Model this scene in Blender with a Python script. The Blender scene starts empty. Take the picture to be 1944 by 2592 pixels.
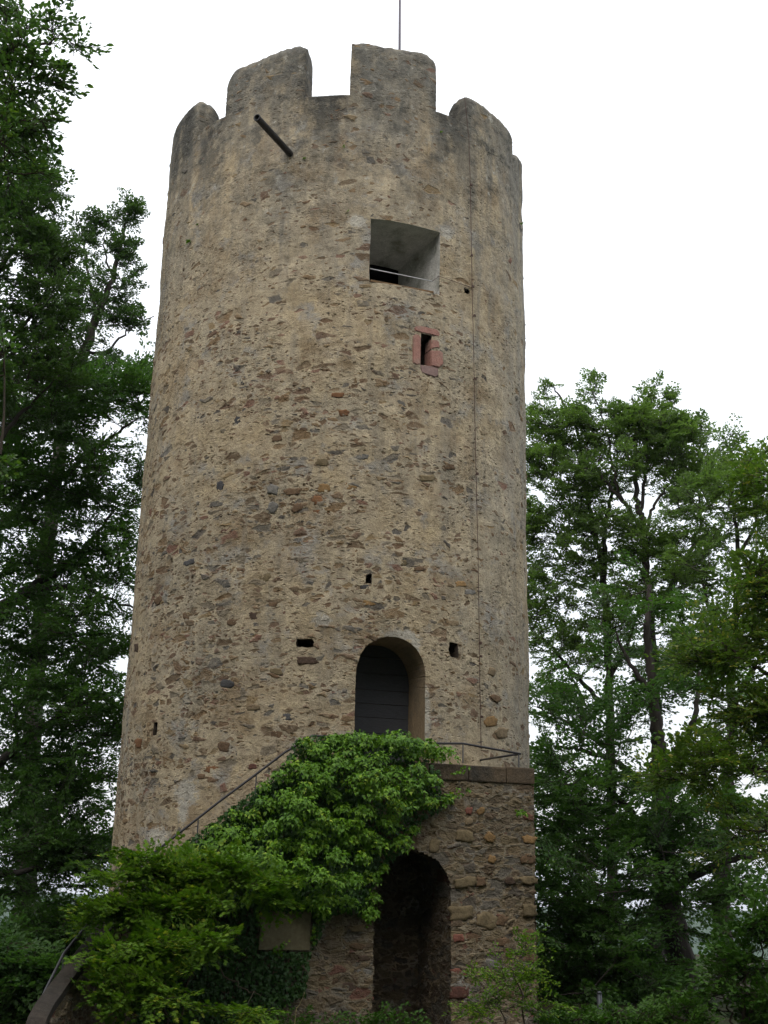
import bpy, bmesh, math, random
import numpy as np
from mathutils import Vector, Matrix

C = bpy.context.scene
R_ = math.radians

# ------------------------------------------------------------------ camera
FPX = 3150.0
TH, RO, YAW, DIST, HC, K = 0.28506, 0.02492, 0.0407, 22.01436, 1.6, 0.004
_fw = Vector((math.sin(YAW), math.cos(YAW), 0)); _rt = Vector((math.cos(YAW), -math.sin(YAW), 0)); _z = Vector((0, 0, 1))
_d = _fw * math.cos(TH) + _z * math.sin(TH); _u = _z * math.cos(TH) - _fw * math.sin(TH)
_r2 = _rt * math.cos(RO) + _u * math.sin(RO); _u2 = _u * math.cos(RO) - _rt * math.sin(RO)
cam_d = bpy.data.cameras.new('camera'); cam = bpy.data.objects.new('camera', cam_d); C.collection.objects.link(cam)
m = Matrix((( _r2.x, _u2.x, -_d.x, 0), (_r2.y, _u2.y, -_d.y, -DIST), (_r2.z, _u2.z, -_d.z, HC), (0, 0, 0, 1)))
cam.matrix_world = m
cam_d.sensor_fit = 'HORIZONTAL'; cam_d.sensor_width = 36.0; cam_d.lens = FPX / 1944 * 36
cam_d.clip_start = 0.1; cam_d.clip_end = 20000
C.camera = cam

# ------------------------------------------------------------------ sky, sun, exposure
SUN_EL, SUN_AZ = R_(48), R_(200)       # azimuth clockwise from +y: behind and to the left of the camera
w = bpy.data.worlds.new('World'); C.world = w; w.use_nodes = True
nt = w.node_tree; nt.nodes.clear()
wo = nt.nodes.new('ShaderNodeOutputWorld'); bg1 = nt.nodes.new('ShaderNodeBackground'); bg2 = nt.nodes.new('ShaderNodeBackground')
add = nt.nodes.new('ShaderNodeAddShader')
sky = nt.nodes.new('ShaderNodeTexSky'); sky.sky_type = 'NISHITA'; sky.sun_disc = False
sky.sun_elevation = SUN_EL; sky.sun_rotation = SUN_AZ; sky.dust_density = 4.0; sky.air_density = 1.0
bg1.inputs['Strength'].default_value = 0.05
nt.links.new(sky.outputs['Color'], bg1.inputs['Color'])
# the closed overcast layer: brighter overhead than near the horizon, faintly mottled
tc = nt.nodes.new('ShaderNodeTexCoord'); sx = nt.nodes.new('ShaderNodeSeparateXYZ')
nt.links.new(tc.outputs['Generated'], sx.inputs[0])
mr = nt.nodes.new('ShaderNodeMapRange'); mr.inputs['From Min'].default_value = 0.0; mr.inputs['From Max'].default_value = 1.0
mr.inputs['To Min'].default_value = 0.80; mr.inputs['To Max'].default_value = 1.75
nt.links.new(sx.outputs['Z'], mr.inputs['Value'])
nz = nt.nodes.new('ShaderNodeTexNoise'); nz.inputs['Scale'].default_value = 2.5; nz.inputs['Detail'].default_value = 4
nt.links.new(tc.outputs['Generated'], nz.inputs['Vector'])
mr2 = nt.nodes.new('ShaderNodeMapRange'); mr2.inputs['From Min'].default_value = .3; mr2.inputs['From Max'].default_value = .7
mr2.inputs['To Min'].default_value = 0.95; mr2.inputs['To Max'].default_value = 1.06
nt.links.new(nz.outputs['Fac'], mr2.inputs['Value'])
mu = nt.nodes.new('ShaderNodeMath'); mu.operation = 'MULTIPLY'
nt.links.new(mr.outputs[0], mu.inputs[0]); nt.links.new(mr2.outputs[0], mu.inputs[1])
bg2.inputs['Color'].default_value = (0.97, 0.985, 1.0, 1)
nt.links.new(mu.outputs[0], bg2.inputs['Strength'])
nt.links.new(bg1.outputs[0], add.inputs[0]); nt.links.new(bg2.outputs[0], add.inputs[1])
nt.links.new(add.outputs[0], wo.inputs['Surface'])

sl = bpy.data.lights.new('sun', 'SUN'); sun = bpy.data.objects.new('sun', sl); C.collection.objects.link(sun)
sl.energy = 0.6; sl.angle = R_(35); sl.color = (1.0, 0.96, 0.9)
sd = Vector((math.sin(SUN_AZ) * math.cos(SUN_EL), math.cos(SUN_AZ) * math.cos(SUN_EL), math.sin(SUN_EL)))
sun.rotation_euler = sd.to_track_quat('Z', 'Y').to_euler()

C.view_settings.view_transform = 'Standard'; C.view_settings.look = 'None'
C.view_settings.gamma = 1.0; C.view_settings.use_curve_mapping = False
C.view_settings.exposure = 0.12
C.render.engine = 'CYCLES'
C.cycles.max_bounces = 7; C.cycles.diffuse_bounces = 4; C.cycles.transmission_bounces = 4; C.cycles.transparent_max_bounces = 4
C.cycles.glossy_bounces = 2

# ------------------------------------------------------------------ helpers: photograph pixel -> place
CAM = np.array([0, -DIST, HC])
def ray(px, py):
    X, Y = px - 972, 1296 - py
    v = _d * FPX + _r2 * X + _u2 * Y
    return np.array(v) / FPX
def at(px, py, Y):                       # the point on the pixel's ray at world depth y = Y
    d = ray(px, py); return CAM + d * ((Y + DIST) / d[1])
def rad(z): return 3.5 - K * (z - HC - 6)
def on_tower(px, py, dR=0.0):
    d = ray(px, py); Rr = 3.5 + dR
    for _ in range(8):
        a = d[0]**2 + d[1]**2; b = 2 * (CAM[0]*d[0] + CAM[1]*d[1]); cc = CAM[0]**2 + CAM[1]**2 - Rr*Rr
        t = (-b - math.sqrt(max(b*b - 4*a*cc, 0))) / 2 / a; P = CAM + t * d; Rr = rad(P[2]) + dR
    return P
PHI0 = R_(17)
NF = np.array([math.sin(PHI0), -math.cos(PHI0), 0.0]); TF = np.array([math.cos(PHI0), math.sin(PHI0), 0.0]); UP = np.array([0, 0, 1.0])
def on_plane(px, py, n, d0):
    r = ray(px, py); return CAM + r * ((d0 - n @ CAM) / (n @ r))
def tn(t, n, z): return TF * t + NF * n + UP * z

# ------------------------------------------------------------------ helpers: objects
def link(o): C.collection.objects.link(o); return o
def tag(o, label=None, cat=None, group=None, kind=None):
    if label: o['label'] = label
    if cat: o['category'] = cat
    if group: o['group'] = group
    if kind: o['kind'] = kind
    return o
def empty(name, loc=(0, 0, 0)):
    o = bpy.data.objects.new(name, None); o.location = loc; o.empty_display_size = .3; return link(o)
def mesh_np(name, V, F, mat=None, parent=None, smooth=False, uv=None, off=None):
    """V (n,3); F list of (m,k) int arrays"""
    V = np.asarray(V, dtype=np.float32)
    if off is not None: V = V - np.asarray(off, dtype=np.float32)
    if not isinstance(F, (list, tuple)): F = [F]
    F = [np.asarray(f, dtype=np.int32) for f in F if len(f)]
    me = bpy.data.meshes.new(name)
    me.vertices.add(len(V)); me.vertices.foreach_set('co', V.ravel())
    idx = np.concatenate([f.ravel() for f in F]); tot = np.concatenate([np.full(len(f), f.shape[1], np.int32) for f in F])
    st = np.concatenate([[0], np.cumsum(tot)[:-1]]).astype(np.int32)
    me.loops.add(len(idx)); me.loops.foreach_set('vertex_index', idx)
    me.polygons.add(len(tot)); me.polygons.foreach_set('loop_start', st); me.polygons.foreach_set('loop_total', tot)
    if uv is not None:
        l = me.uv_layers.new(name='UVMap'); l.data.foreach_set('uv', np.asarray(uv, np.float32)[idx].ravel())
    me.update(calc_edges=True)
    me.polygons.foreach_set('use_smooth', np.full(len(tot), bool(smooth)))
    if mat: me.materials.append(mat)
    o = bpy.data.objects.new(name, me); link(o)
    if parent: o.parent = parent
    return o
class MB:
    """collects verts / faces, builds ONE mesh object"""
    def __init__(s): s.V = []; s.F = {}; s.n = 0; s.uv = []
    def add(s, V, F, uv=None):
        V = np.asarray(V, float)
        s.V.append(V)
        s.uv.append(np.asarray(uv, float) if uv is not None else V[:, [0, 2]])
        if not isinstance(F, (list, tuple)): F = [F]
        for f in F:
            f = np.asarray(f, int)
            if len(f): s.F.setdefault(f.shape[1], []).append(f + s.n)
        s.n += len(V)
    def tube(s, pts, rads, n=6, cap=True):
        P = np.asarray(pts, float); rads = np.asarray(rads, float) * np.ones(len(P)); m_ = len(P)
        T = np.gradient(P, axis=0); T /= np.linalg.norm(T, axis=1)[:, None] + 1e-9
        ref = np.array([0, 0, 1.0]) if abs(T[:, 2]).mean() < .8 else np.array([1.0, 0, 0])
        A = np.cross(T, ref); A /= np.linalg.norm(A, axis=1)[:, None] + 1e-9; B = np.cross(T, A)
        a = np.linspace(0, 2*math.pi, n, endpoint=False)
        V = P[:, None, :] + rads[:, None, None] * (np.cos(a)[None, :, None]*A[:, None, :] + np.sin(a)[None, :, None]*B[:, None, :])
        i = np.arange(m_-1)[:, None]*n; j = np.arange(n)[None, :]; j2 = (j+1) % n
        F = np.stack([i+j, i+j2, i+n+j2, i+n+j], -1).reshape(-1, 4)
        s.add(V.reshape(-1, 3), F)
        if cap:
            b = s.n - m_*n
            s.F.setdefault(n, []).append(np.array([[b+k for k in range(n)][::-1], [b+(m_-1)*n+k for k in range(n)]]))
    def box(s, c, ax, ay, az, hx, hy, hz, bev=0.0):
        """oriented box; bev>0 chamfers it"""
        c = np.asarray(c, float)
        bm = bmesh.new(); bmesh.ops.create_cube(bm, size=2)
        for v in bm.verts: v.co = Vector((v.co.x*hx, v.co.y*hy, v.co.z*hz))
        if bev > 0: bmesh.ops.bevel(bm, geom=bm.edges[:], offset=bev, segments=2, affect='EDGES', profile=.6)
        M = np.stack([ax, ay, az], 0)
        V = np.array([v.co[:] for v in bm.verts]) @ M + c
        by = {}
        for f in bm.faces: by.setdefault(len(f.verts), []).append([v.index for v in f.verts])
        bm.verts.index_update()
        s.add(V, [np.array(f) for f in by.values()]); bm.free()
    def build(s, name, mat=None, parent=None, smooth=False, off=None):
        return mesh_np(name, np.concatenate(s.V), [np.concatenate(f) for f in s.F.values()], mat, parent, smooth, uv=np.concatenate(s.uv), off=off)

def hash01(*a):
    return random.Random(str(a)).random()
def vnoise(x, y, seed=0):
    """cheap smooth 2-D value noise on arrays, 0..1"""
    rs = np.random.RandomState(seed); tab = rs.rand(256, 256)
    xi = np.floor(x).astype(int); yi = np.floor(y).astype(int); fx = x-xi; fy = y-yi
    fx = fx*fx*(3-2*fx); fy = fy*fy*(3-2*fy)
    g = lambda i, j: tab[i & 255, j & 255]
    return (g(xi, yi)*(1-fx)+g(xi+1, yi)*fx)*(1-fy) + (g(xi, yi+1)*(1-fx)+g(xi+1, yi+1)*fx)*fy

# ------------------------------------------------------------------ helpers: materials
class NT:
    def __init__(s, name):
        s.m = bpy.data.materials.new(name); s.m.use_nodes = True; s.t = s.m.node_tree; s.t.nodes.clear()
        s.out = s.t.nodes.new('ShaderNodeOutputMaterial')
    def n(s, typ, **kw):
        x = s.t.nodes.new(typ)
        for k, v in kw.items(): setattr(x, k, v)
        return x
    def set(s, sock, v):
        if v is None: return
        if isinstance(v, bpy.types.NodeSocket): s.t.links.new(v, sock)
        else:
            if sock.type == 'RGBA' and len(v) == 3: v = (*v, 1)
            sock.default_value = v
    def math(s, op, a, b=None, c=None, clamp=False):
        x = s.n('ShaderNodeMath', operation=op, use_clamp=clamp); s.set(x.inputs[0], a); s.set(x.inputs[1], b); s.set(x.inputs[2], c); return x.outputs[0]
    def mr(s, v, a, b, c=0., d=1., smooth=False):
        x = s.n('ShaderNodeMapRange', clamp=True)
        if smooth: x.interpolation_type = 'SMOOTHSTEP'
        s.set(x.inputs['Value'], v)
        for k, q in zip(('From Min', 'From Max', 'To Min', 'To Max'), (a, b, c, d)): s.set(x.inputs[k], q)
        return x.outputs[0]
    def mix(s, f, a, b, blend='MIX'):
        x = s.n('ShaderNodeMix', data_type='RGBA', blend_type=blend, clamp_factor=True)
        s.set(x.inputs[0], f); s.set(x.inputs[6], a); s.set(x.inputs[7], b); return x.outputs[2]
    def noise(s, vec, scale, detail=4, rough=.55, col=False, dim='3D'):
        x = s.n('ShaderNodeTexNoise', noise_dimensions=dim); s.set(x.inputs['Vector'], vec)
        x.inputs['Scale'].default_value = scale; x.inputs['Detail'].default_value = detail; x.inputs['Roughness'].default_value = rough
        return x.outputs['Color' if col else 'Fac']
    def vor(s, vec, feature='F1', scale=1., rnd=1.):
        x = s.n('ShaderNodeTexVoronoi', feature=feature, voronoi_dimensions='2D'); s.set(x.inputs['Vector'], vec)
        x.inputs['Scale'].default_value = scale; x.inputs['Randomness'].default_value = rnd; return x
    def ramp(s, f, stops, const=False):
        x = s.n('ShaderNodeValToRGB'); cr = x.color_ramp
        if const: cr.interpolation = 'CONSTANT'
        while len(cr.elements) < len(stops): cr.elements.new(.5)
        for e, (p, c) in zip(cr.elements, stops): e.position = p; e.color = (*c, 1) if len(c) == 3 else c
        s.set(x.inputs[0], f); return x.outputs[0]
    def vmul(s, v, k):
        x = s.n('ShaderNodeVectorMath', operation='MULTIPLY'); s.set(x.inputs[0], v); s.set(x.inputs[1], k); return x.outputs[0]
    def vadd(s, v, k):
        x = s.n('ShaderNodeVectorMath', operation='ADD'); s.set(x.inputs[0], v); s.set(x.inputs[1], k); return x.outputs[0]
    def bsdf(s, col, rough=.9, spec=.2, metallic=0., normal=None):
        x = s.n('ShaderNodeBsdfPrincipled'); s.set(x.inputs['Base Color'], col); s.set(x.inputs['Roughness'], rough)
        s.set(x.inputs['Specular IOR Level'], spec); s.set(x.inputs['Metallic'], metallic)
        if normal is not None: s.set(x.inputs['Normal'], normal)
        s.t.links.new(x.outputs[0], s.out.inputs['Surface']); return x
    def bump(s, h, dist=.01, st=1.):
        x = s.n('ShaderNodeBump'); s.set(x.inputs['Height'], h); x.inputs['Distance'].default_value = dist; x.inputs['Strength'].default_value = st; return x.outputs[0]

STONES = [(0.0, (.130, .090, .056)), (.18, (.195, .130, .072)), (.34, (.118, .110, .098)), (.44, (.160, .102, .062)), (.58, (.225, .160, .085)),
          (.68, (.140, .088, .060)), (.80, (.180, .152, .112)), (.89, (.190, .105, .076)), (.95, (.082, .075, .068))]
STONES_PIER = [(0.0, (.150, .118, .080)), (.22, (.185, .145, .090)), (.42, (.140, .125, .102)), (.58, (.125, .092, .062)), (.74, (.170, .128, .078)), (.90, (.105, .090, .072)), (.96, (.165, .085, .062))]
def rubble(name, tower=True, dens=.25, cell=(.30, .15), mortar=((.335, .262, .175), (.285, .245, .190), (.375, .300, .210)), relief=1.0, stones=STONES):
    s = NT(name)
    if tower:
        tco = s.n('ShaderNodeTexCoord').outputs['Object']; sp = s.n('ShaderNodeSeparateXYZ'); s.set(sp.inputs[0], tco)
        ang = s.math('ARCTAN2', sp.outputs['X'], s.math('MULTIPLY', sp.outputs['Y'], -1.)); u = s.math('MULTIPLY', ang, 3.5); v = sp.outputs['Z']
        rad_ = s.math('SQRT', s.math('ADD', s.math('MULTIPLY', sp.outputs['X'], sp.outputs['X']), s.math('MULTIPLY', sp.outputs['Y'], sp.outputs['Y'])))
        u = s.math('ADD', u, s.math('MULTIPLY', s.math('MINIMUM', s.math('SUBTRACT', rad_, 3.38), 0.), .9))   # so the merlons' flanks are not streaked
    else:
        tco = s.n('ShaderNodeTexCoord').outputs['UV']; sp = s.n('ShaderNodeSeparateXYZ'); s.set(sp.inputs[0], tco); u = sp.outputs['X']; v = sp.outputs['Y']
    cm = s.n('ShaderNodeCombineXYZ'); s.set(cm.inputs[0], u); s.set(cm.inputs[1], v); uv = cm.outputs[0]
    # warped coordinates so that no stone has a clean outline
    w1 = s.vmul(s.vadd(s.noise(uv, 3.0, 2, col=True), (-.5, -.5, -.5)), (.16, .10, 0)); w2 = s.vmul(s.vadd(s.noise(uv, 17., 3, col=True), (-.5, -.5, -.5)), (.05, .035, 0))
    q = s.vadd(s.vadd(uv, w1), w2)
    n_lo = s.noise(uv, .55, 3, .5); n_mid = s.noise(uv, 2.2, 4, .6); n_hi = s.noise(q, 13., 7, .68); n_fine = s.noise(uv, 55., 5, .7)
    if tower:
        zd = s.ramp(s.mr(v, 0, 15.), [(0, (.95,)*3), (.30, (.78,)*3), (.48, (.70,)*3), (.66, (.62,)*3), (.76, (.25,)*3), (1, (.10,)*3)])
        zd = s.math('MULTIPLY', zd, s.mr(u, 1.2, 2.6, 1., .30))
        den = s.math('MULTIPLY', s.math('MULTIPLY', zd, s.math('MULTIPLY', s.mr(n_lo, .36, .62, .25, 1.55), s.mr(s.noise(s.vmul(uv, (.35, 2.3, 1)), 1.6, 3, .6), .36, .60, .45, 1.6))), dens)
    else:
        den = s.math('MULTIPLY', s.mr(n_lo, .3, .7, .75, 1.15), dens)
    smear = s.mr(s.noise(s.vadd(q, (8, 91, 0)), 9., 5, .65), .33, .45, .30 if tower else .45, 1.)
    def layer(cw, ch, thr_lo, thr_hi, k, offset):
        qq = s.vadd(s.vmul(q, (1/cw, 1/ch, 0)), (offset, offset*.37, 0))
        vc = s.vor(qq, 'F1', 1., .95); ve = s.vor(qq, 'DISTANCE_TO_EDGE', 1., .95)
        sc = s.n('ShaderNodeSeparateColor'); s.set(sc.inputs[0], vc.outputs['Color'])
        on = s.math('LESS_THAN', sc.outputs[0], s.math('MULTIPLY', den, k))
        thr = s.math('MULTIPLY_ADD', sc.outputs[1], thr_hi - thr_lo, thr_lo)
        dome = s.mr(ve.outputs['Distance'], thr, s.math('ADD', thr, .16), 0., 1., True)
        edge = s.mr(ve.outputs['Distance'], thr, s.math('ADD', thr, .09), 0., 1., True)
        edge = s.math('MULTIPLY', s.math('MULTIPLY', edge, on), smear)
        return edge, s.math('MULTIPLY', dome, on), sc.outputs[2], sc.outputs[1]
    mA, dA, cA, oA = layer(cell[0], cell[1], .04, .22, 1.0, 3.1)
    mB, dB, cB, oB = layer(cell[0]*.52, cell[1]*.52, .03, .22, 1.15, 11.7)
    mC, dC, cC, oC = layer(cell[0]*.24, cell[1]*.27, .05, .25, 1.0, 23.3)
    colA = s.ramp(cA, stones, True); colB = s.ramp(cB, stones, True); colC = s.ramp(cC, stones, True)
    # mortar / old plaster
    mo = s.mix(s.mr(n_lo, .38, .62), mortar[0], mortar[1]); mo = s.mix(s.mr(n_mid, .42, .70), mo, mortar[2])
    mo = s.mix(s.mr(s.noise(s.vadd(uv, (40, 0, 0)), 1.5, 6, .68), .54, .64, 0, .85), mo, (.285, .272, .245))
    mo = s.mix(s.mr(s.noise(s.vadd(uv, (0, 70, 0)), 1.1, 5, .65), .52, .66, 0, .85), mo, (.255, .190, .115))
    mo = s.mix(s.mr(s.noise(s.vadd(uv, (25, 33, 0)), 4.5, 6, .7), .58, .68, 0, .6), mo, (.42, .36, .26))
    if tower:   # grey lichen and run-off under the gaps of the battlement, and on the exposed right flank
        streak = s.noise(s.vmul(uv, (1.0, .16, 1)), 2.4, 6, .65); spot = s.noise(s.vadd(uv, (13, 7, 0)), 3.2, 7, .72)
        def gap(c, wd): return s.mr(s.math('ABSOLUTE', s.math('SUBTRACT', u, c)), wd*.35, wd, 1., 0., True)
        gaps = s.math('MAXIMUM', s.math('MAXIMUM', gap(-.44, .62), gap(-2.75, .55)), s.math('MAXIMUM', s.math('MULTIPLY', gap(1.9, .5), .7), s.math('MULTIPLY', gap(-3.9, .8), .85)))
        top = s.math('MULTIPLY', s.mr(v, 10.6, 14.4), s.mr(streak, .40, .60))
        mo = s.mix(s.math('MULTIPLY', top, .85), mo, (.165, .156, .134))
        run = s.math('MULTIPLY', s.math('MULTIPLY', gaps, s.mr(v, 12.7, 14.5)), s.mr(s.math('ADD', s.math('MULTIPLY', spot, .6), s.math('MULTIPLY', streak, .4)), .38, .52))
        mo = s.mix(s.math('MULTIPLY', s.math('MULTIPLY', gap(-.13, .16), s.mr(v, 12.6, 13.4)), s.mr(spot, .45, .6, 0, .7)), mo, (.26, .165, .095))
        mo = s.mix(s.math('MULTIPLY', s.mr(u, 2.4, 4.2), s.mr(streak, .42, .6, .2, .8)), mo, (.245, .228, .195))
        mo = s.mix(s.math('MULTIPLY', s.mr(v, 13.6, 15.0), s.mr(spot, .38, .55, .40, .92)), mo, (.140, .136, .120))
        mo = s.mix(s.math('MULTIPLY', s.mr(s.noise(s.vmul(s.vadd(uv, (77, 0, 0)), (1., .10, 1)), 3.0, 5, .6), .53, .66), s.mr(v, 4., 12., .35, .75)), mo, (.215, .195, .158))
        pale_ = s.math('MULTIPLY', s.mr(s.noise(s.vadd(uv, (3, 51, 0)), 4.0, 6, .7), .585, .66), s.mr(v, 11.5, 13.))
        mo = s.mix(s.math('MULTIPLY', pale_, .8), mo, (.40, .385, .335))
        blot = s.math('MULTIPLY', s.mr(s.noise(s.vadd(uv, (5, 19, 0)), 2.6, 7, .72), .52, .62), s.mr(v, 11.2, 14.2, .10, .85)); mo = s.mix(blot, mo, (.098, .094, .082))
        mo = s.mix(s.math('MULTIPLY', run, .94), mo, (.052, .051, .046)); runk = s.math('SUBTRACT', 1., s.math('MULTIPLY', run, .7)); mA = s.math('MULTIPLY', mA, runk); mB = s.math('MULTIPLY', mB, runk)
    if tower:
        for px_, py_, ru, rv in ((470, 2004, .30, .24), (462, 2050, .13, .24), (1015, 1606, .34, .10), (1050, 1636, .12, .2), (400, 2120, .30, .20), (360, 2180, .22, .22), (815, 1570, .16, .12), (1075, 1810, .12, .5), (905, 560, .18, .16), (1130, 590, .15, .14)):
            P_ = on_tower(px_, py_); u0 = math.atan2(P_[0], -P_[1])*3.5
            du = s.math('DIVIDE', s.math('SUBTRACT', u, u0), ru); dv = s.math('DIVIDE', s.math('SUBTRACT', v, P_[2]), rv)
            d2 = s.math('ADD', s.math('SQRT', s.math('ADD', s.math('MULTIPLY', du, du), s.math('MULTIPLY', dv, dv))), s.math('MULTIPLY', s.math('SUBTRACT', n_hi, .5), 2.6))
            pt = s.mr(d2, .55, 1.05, .9, 0., True); mo = s.mix(pt, mo, (.41, .385, .33)); den_keep = s.math('SUBTRACT', 1., pt)
            mA = s.math('MULTIPLY', mA, den_keep); mB = s.math('MULTIPLY', mB, den_keep); mC = s.math('MULTIPLY', mC, den_keep)
    mo = s.mix(1., mo, s.ramp(s.noise(s.vadd(uv, (91, 44, 0)), 4.2, 7, .7), [(.34, (.74, .72, .70)), (.5, (1., 1., 1.)), (.64, (1.18, 1.17, 1.14))]), 'MULTIPLY')
    soft = s.mr(n_mid, .35, .6, .62, .95) if tower else .95
    col = s.mix(s.math('MULTIPLY', mC, soft), mo, colC); col = s.mix(s.math('MULTIPLY', mB, soft), col, colB); col = s.mix(s.math('MULTIPLY', mA, soft), col, colA)
    col = s.mix(1., col, s.ramp(n_fine, [(.28, (.66,)*3), (.52, (1.,)*3), (.75, (1.28,)*3)]), 'MULTIPLY')
    col = s.mix(1., col, s.ramp(n_hi, [(.30, (.70,)*3), (.5, (1.,)*3), (.7, (1.16,)*3)]), 'MULTIPLY')
    # pits and horizontal cracks where small stones have fallen out (crevice shade painted in)
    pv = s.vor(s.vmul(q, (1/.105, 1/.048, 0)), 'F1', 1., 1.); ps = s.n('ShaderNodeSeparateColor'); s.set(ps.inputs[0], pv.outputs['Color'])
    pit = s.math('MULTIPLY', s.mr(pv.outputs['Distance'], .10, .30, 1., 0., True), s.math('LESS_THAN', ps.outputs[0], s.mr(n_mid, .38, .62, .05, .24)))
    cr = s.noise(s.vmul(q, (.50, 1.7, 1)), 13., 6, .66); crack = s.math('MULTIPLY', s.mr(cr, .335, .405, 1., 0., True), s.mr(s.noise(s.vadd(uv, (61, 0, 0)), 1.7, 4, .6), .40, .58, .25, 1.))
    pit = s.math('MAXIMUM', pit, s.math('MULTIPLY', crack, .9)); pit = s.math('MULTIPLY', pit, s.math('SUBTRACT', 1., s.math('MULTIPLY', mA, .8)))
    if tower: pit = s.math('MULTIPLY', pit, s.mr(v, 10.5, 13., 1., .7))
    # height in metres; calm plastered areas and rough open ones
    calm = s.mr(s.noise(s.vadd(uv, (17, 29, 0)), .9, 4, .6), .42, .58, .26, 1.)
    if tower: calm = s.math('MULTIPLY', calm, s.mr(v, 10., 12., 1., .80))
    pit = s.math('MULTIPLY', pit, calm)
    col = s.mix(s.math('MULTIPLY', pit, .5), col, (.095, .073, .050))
    h = s.math('MULTIPLY', s.math('MULTIPLY', s.math('SUBTRACT', n_hi, .5), .072), calm)
    h = s.math('ADD', h, s.math('MULTIPLY', s.math('SUBTRACT', n_fine, .5), .014))
    h = s.math('ADD', h, s.math('MULTIPLY', s.math('SUBTRACT', n_mid, .5), .03))
    for d, o_, a in ((dA, oA, .022), (dB, oB, .016), (dC, oC, .010)):
        h = s.math('ADD', h, s.math('MULTIPLY', d, s.math('MULTIPLY', s.math('SUBTRACT', o_, .38), a*2)))
    h = s.math('SUBTRACT', h, s.math('MULTIPLY', pit, .034))
    h = s.math('MULTIPLY', h, relief)
    dn = s.n('ShaderNodeDisplacement'); s.set(dn.inputs['Height'], h); dn.inputs['Midlevel'].default_value = 0.; dn.inputs['Scale'].default_value = 1.
    s.t.links.new(dn.outputs[0], s.out.inputs['Displacement']); s.m.displacement_method = 'BOTH'
    s.bsdf(col, .95, .12)
    return s.m
def stone_plain(name, c1, c2, scale=8., bump=.012, c3=None):
    s = NT(name); v = s.n('ShaderNodeTexCoord').outputs['Object']
    n1 = s.noise(v, scale, 6, .65); n2 = s.noise(v, scale*6, 5, .7)
    col = s.mix(s.mr(n1, .35, .65), c1, c2)
    if c3: col = s.mix(s.mr(s.noise(s.vadd(v, (9, 3, 1)), scale*.4, 5, .6), .5, .68), col, c3)
    col = s.mix(1., col, s.ramp(n2, [(.3, (.7,)*3), (.7, (1.2,)*3)]), 'MULTIPLY')
    s.bsdf(col, .93, .15, normal=s.bump(s.math('ADD', n1, s.math('MULTIPLY', n2, .5)), bump)); return s.m
def attr_stone(name):
    s = NT(name); a = s.n('ShaderNodeAttribute', attribute_name='tint').outputs['Color']; v = s.n('ShaderNodeTexCoord').outputs['Object']
    n1 = s.noise(v, 11., 6, .65); n2 = s.noise(v, 60., 4, .7)
    col = s.mix(1., a, s.ramp(n1, [(.3, (.66,)*3), (.5, (1.,)*3), (.7, (1.3,)*3)]), 'MULTIPLY')
    col = s.mix(1., col, s.ramp(n2, [(.3, (.75,)*3), (.7, (1.2,)*3)]), 'MULTIPLY')
    s.bsdf(col, .93, .15, normal=s.bump(s.math('ADD', n1, s.math('MULTIPLY', n2, .4)), .02)); return s.m
def paint(name, c, rough=.5, metallic=0., spec=.4):
    s = NT(name); v = s.n('ShaderNodeTexCoord').outputs['Object']; n1 = s.noise(v, 14., 5, .6)
    s.bsdf(s.mix(s.mr(n1, .4, .7, 0, .6), c, tuple(x*.55 for x in c)), rough, spec, metallic); return s.m
def leaf_mat(name, c_lo, c_hi, c_alt=None, trans=.35, gloss=.35, clump=.9):
    s = NT(name); g = s.n('ShaderNodeNewGeometry'); rnd = g.outputs['Random Per Island']
    v = s.n('ShaderNodeTexCoord').outputs['Object']; n1 = s.noise(v, clump, 3, .55)
    col = s.mix(s.math('ADD', s.math('MULTIPLY', rnd, .5), s.mr(n1, .3, .7, 0, .5)), c_lo, c_hi)
    if c_alt: col = s.mix(s.math('MULTIPLY', s.mr(rnd, .78, .95), s.mr(s.noise(s.vadd(v, (5, 5, 5)), clump*1.4, 2), .45, .65)), col, c_alt)
    p = s.n('ShaderNodeBsdfPrincipled'); s.set(p.inputs['Base Color'], col); p.inputs['Roughness'].default_value = .45; p.inputs['Specular IOR Level'].default_value = gloss
    t = s.n('ShaderNodeBsdfTranslucent'); s.set(t.inputs['Color'], s.mix(1., col, (1.15, 1.35, .55), 'MULTIPLY'))
    mx = s.n('ShaderNodeMixShader'); mx.inputs[0].default_value = trans
    s.t.links.new(p.outputs[0], mx.inputs[1]); s.t.links.new(t.outputs[0], mx.inputs[2]); s.t.links.new(mx.outputs[0], s.out.inputs['Surface'])
    return s.m
def bark_mat(name, c1, c2):
    s = NT(name); v = s.n('ShaderNodeTexCoord').outputs['Object']; n1 = s.noise(s.vmul(v, (3, 3, .8)), 3., 5, .6); n2 = s.noise(v, 30., 4)
    s.bsdf(s.mix(s.mr(n1, .35, .65), c1, c2), .9, .2, normal=s.bump(s.math('ADD', n1, s.math('MULTIPLY', n2, .4)), .02)); return s.m

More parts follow.
